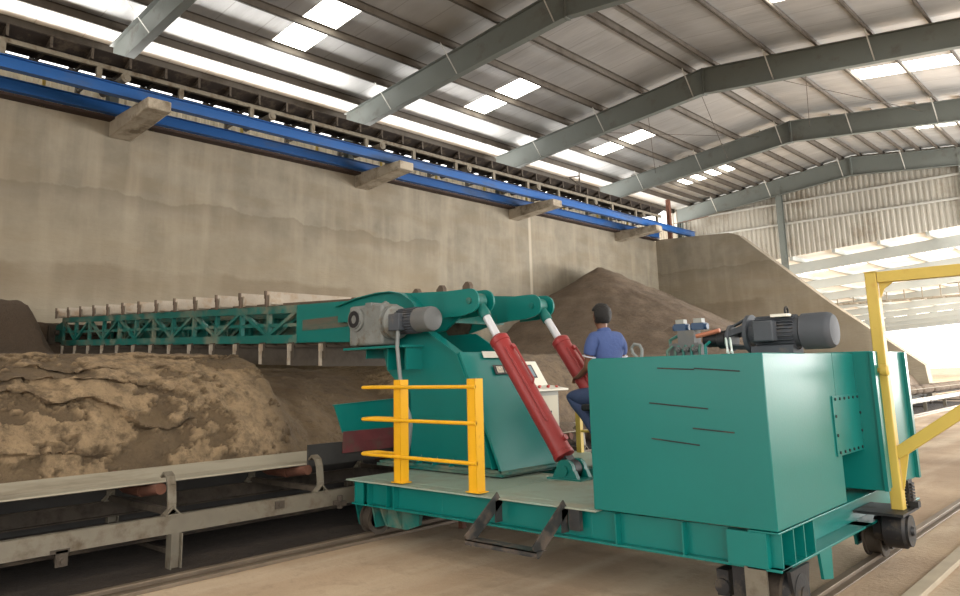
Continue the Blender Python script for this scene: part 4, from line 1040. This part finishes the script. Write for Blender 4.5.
def onface(mb, s0, s1, ya, yb, off, t_, a=a, b=b, n=n):
    vs = [mb.bm.verts.new(a+(b-a)*s+n*o+Vector((0, yv, 0))) for o in (off, off+t_) for s, yv in ((s0, ya), (s1, ya), (s1, yb), (s0, yb))]
    for f in ((0, 1, 2, 3), (7, 6, 5, 4), (0, 4, 5, 1), (1, 5, 6, 2), (2, 6, 7, 3), (3, 7, 4, 0)): mb.bm.faces.new([vs[q] for q in f])
mb = MB(); onface(mb, .3, .85, 7.5, 7.86, .0, .006); fr_ = obj('screen_frame', mb, DARKP, hs, smooth=False)
mb = MB(); onface(mb, .35, .8, 7.53, 7.83, .006, .003); obj('screen', mb, SCREEN, hs, smooth=False)
for k in range(6):
    mb = MB(); mb.lathe((-5.6+.06*(k % 2), 7.45+.09*k, 1.395-.008*(k % 2)), (.12, 0, 1), [(0, .018), (.02, .018), (.025, .022), (.035, .02)], 12); obj('push_button', mb, REDP, hs)

cd.location.x -= .42

# operator seat
os_ = thing('x', (-4.62, 7.07, .6), None, None); os_.name = 'operator_seat'; WORLD[os_.name] = Vector((-4.62, 7.07, .6)); os_.parent = R; os_.location = wpos(os_)-wpos(R)
mb = MB(); mb.box(-4.86, -4.42, 6.86, 7.28, 1.17, 1.24); obj('cushion', mb, BLACK, os_, bevel=.02)
mb = MB(); mb.lathe((-4.64, 7.07, .6), (0, 0, 1), [(0, .2), (.02, .2), (.03, .04), (.57, .04)], 20); obj('pillar', mb, CONV, os_)

# ------------------------------------------------------------------ the operator
def skin(name, verts, edges, radii, m, parent=None, root=0, lev=2, **k):
    me = bpy.data.meshes.new(name); org = Vector(verts[root])
    me.from_pydata([tuple(Vector(v)-org) for v in verts], edges, []); me.materials.append(m)
    o = bpy.data.objects.new(name, me); C.objects.link(o)
    if parent: o.parent = parent
    o.location = org-wpos(parent); WORLD[o.name] = org
    s = o.modifiers.new('skin', 'SKIN'); s.use_smooth_shade = True
    sv = me.skin_vertices[0].data
    for i, r in enumerate(radii):
        sv[i].radius = (r, r) if not isinstance(r, tuple) else r
    sv[root].use_root = True
    sb = o.modifiers.new('sub', 'SUBSURF'); sb.levels = lev; sb.render_levels = lev
    setp(o, **k)
    return o
class Sk:
    def __init__(s): s.v = []; s.e = []; s.r = []
    def add(s, p, r, prev=None):
        s.v.append(tuple(p)); s.r.append(r); i = len(s.v)-1
        if prev is not None: s.e.append((prev, i))
        return i
    def chain(s, pts, prev=None):
        for p, r in pts: prev = s.add(p, r, prev)
        return prev
fdir = Vector((-.95, .3, 0)).normalized(); ldir = Vector((-fdir.y, fdir.x, 0))      # facing, and the person's left
H = Vector((-4.64, 7.09, 1.34))
def Q(f, l, z): return H+fdir*f+ldir*l+Vector((0, 0, z))
Pn = thing('person', (H.x, H.y, 1.24), 'person in blue polo shirt sitting at the control desk, back turned', 'person')
arms = {}
arms[1] = [Q(.0, .165, .61), Q(-.01, .215, .545), Q(.05, .235, .29), Q(.28, .18, .20), Q(.33, .165, .19)]
arms[-1] = [Q(.0, -.165, .61), Q(-.01, -.215, .545), Q(.06, -.24, .30), Q(.30, -.18, .22), Q(.35, -.165, .21)]
legs = {1: [Q(.02, .10, -.02), Q(.50, .15, -.03), Q(.02, .15, -.36), Q(-.06, .15, -.58)], -1: [Q(.02, -.10, -.02), Q(.46, -.12, -.03), Q(.04, -.12, -.36), Q(-.04, -.12, -.58)]}
k = Sk()
p0 = k.add(Q(0, 0, .0), .13)
p1 = k.add(Q(0, 0, .2), .12, p0); p2 = k.add(Q(-.01, 0, .40), .135, p1); p3 = k.add(Q(.0, 0, .56), .12, p2)
p4 = k.add(Q(.03, 0, .66), .058, p3); p5 = k.add(Q(.05, 0, .73), .055, p4); p6 = k.add(Q(.07, 0, .80), .085, p5); p7 = k.add(Q(.06, 0, .88), .10, p6); p8 = k.add(Q(.05, 0, .935), .075, p7)
for s in (1, -1):
    a = arms[s]
    sh_ = k.add(a[0]+Vector((0, 0, -.02)), .052, p3); q = k.chain([(a[1], .058), ((a[1]+a[2])/2, .048), (a[2], .042), ((a[2]+a[3])/2, .038), (a[3], .028), (a[4], .034)], sh_)
    w = a[4]; fd = (a[4]-a[3]).normalized()
    for j, (off, ln) in enumerate(((-.03, .075), (-.01, .085), (.01, .08), (.03, .065))):
        b = w+ldir*off+fd*.03
        k.chain([(b, .012), (b+fd*ln*.5+Vector((0, 0, -.005)), .0095), (b+fd*ln*.85+Vector((0, 0, -.03)), .008), (b+fd*ln+Vector((0, 0, -.05)), .007)], q)
    k.chain([(w-ldir*s*.045+fd*.0, .012), (w-ldir*s*.06+fd*.03+Vector((0, 0, -.01)), .010), (w-ldir*s*.055+fd*.06+Vector((0, 0, -.02)), .008)], q)
    l = legs[s]
    hp = k.add(l[0], .10, p0); k.chain([((l[0]+l[1])/2, .078), (l[1], .058), ((l[1]+l[2])/2, .052), (l[2], .036), (l[3], .04), (l[3]+fdir*.14+Vector((0, 0, -.03)), .035)], hp)
body = skin('body', k.v, k.e, k.r, SKIN, Pn)
# face, ears
mb = MB(); hd = Q(.06, 0, .86)
mb.ball(hd+fdir*.105+Vector((0, 0, -.01)), .018, 1, 1, 1.5, 10); obj('nose', mb, SKIN, Pn)
for s in (1, -1):
    mb = MB(); mb.ball(hd+ldir*s*.088+fdir*-.0+Vector((0, 0, -.005)), .03, .7, .45, 1.15, 12); obj('ear', mb, SKIN, Pn)
    mb = MB(); mb.ball(hd+ldir*s*.034+fdir*.080+Vector((0, 0, .02)), .012, 1, 1, .8, 10); obj('eye', mb, WHITE, Pn)
mb = MB(); mb.bar(hd+fdir*.094+ldir*.025+Vector((0, 0, -.055)), hd+fdir*.094-ldir*.025+Vector((0, 0, -.055)), .012, .008); obj('mouth', mb, RUBRED, Pn)
# hair: cap over crown and back of the head, squared a little at the top
mb = MB(); bmesh.ops.create_uvsphere(mb.bm, u_segments=28, v_segments=18, radius=1)
keep = []
for v in list(mb.bm.verts):
    f, l, z = v.co.x, v.co.y, v.co.z
    if z < (-.8 if f < .2 else .12+.35*max(0, f)): keep.append(v)
bmesh.ops.delete(mb.bm, geom=keep, context='VERTS')
for v in mb.bm.verts:
    f, l, z = v.co
    nn = 1+.07*noise.noise((f*5, l*5, z*5))+.03*noise.noise((f*16, l*16, z*16))
    v.co = hd+fdir*(f*.122*nn-.012)+ldir*(l*.108*nn)+Vector((0, 0, z*.132*nn+.018))
h = obj('hair', mb, HAIR, Pn); sd = h.modifiers.new('thick', 'SOLIDIFY'); sd.thickness = .02; sd.offset = 1
# shirt
k = Sk()
c0 = k.add(Q(0, 0, .06), (.165, .15)); c1 = k.add(Q(-.01, 0, .25), (.16, .135), c0); c2 = k.add(Q(-.015, 0, .42), (.18, .14), c1); c3 = k.add(Q(-.005, 0, .58), (.14, .11), c2); c4 = k.add(Q(.025, 0, .67), (.074, .07), c3)
for s in (1, -1):
    a = arms[s]
    k.chain([(a[0]+Vector((0, 0, -.005)), .088), (a[1]+Vector((0, 0, -.01)), .08), (a[1]*.65+a[2]*.35, .072), (a[1]*.52+a[2]*.48, .071)], c3)
shirt = skin('polo_shirt', k.v, k.e, k.r, SHIRT, Pn, root=0)
mb = MB(); mb.lathe(Q(.02, 0, .66), (fdir*.25+Vector((0, 0, 1))), [(0, .085), (.02, .086), (.05, .074), (.055, .070), (.03, .068)], 24); obj('collar', mb, SHIRT, Pn)
for s in (1, -1):
    a = arms[s]; d = (a[2]-a[1]).normalized(); e = a[1]*.50+a[2]*.50
    mb = MB(); mb.lathe(e, d, [(0, .075), (.009, .0755), (.010, .06)], 20); obj('sleeve_trim', mb, STITCH, Pn)
# trousers and shoes
k = Sk(); t0 = k.add(Q(0, 0, .06), (.17, .15)); t1 = k.add(Q(.02, 0, .0), (.16, .14), t0)
for s in (1, -1):
    l = legs[s]
    k.chain([(l[0]+fdir*.06, .115), ((l[0]+l[1])/2, .105), (l[1], .088), ((l[1]+l[2])/2, .072), (l[2]+Vector((0, 0, -.08)), .066)], t1)
skin('jeans', k.v, k.e, k.r, JEANS, Pn)
for s in (1, -1):
    l = legs[s]; mb = MB(); mb.ball(l[3]+fdir*.07+Vector((0, 0, -.03)), .06, 1, 1, .7, 14)
    for v in mb.bm.verts:
        q = v.co-(l[3]+fdir*.07); v.co += fdir*(q.dot(fdir))*1.4
    obj('shoe', mb, BLACK, Pn)
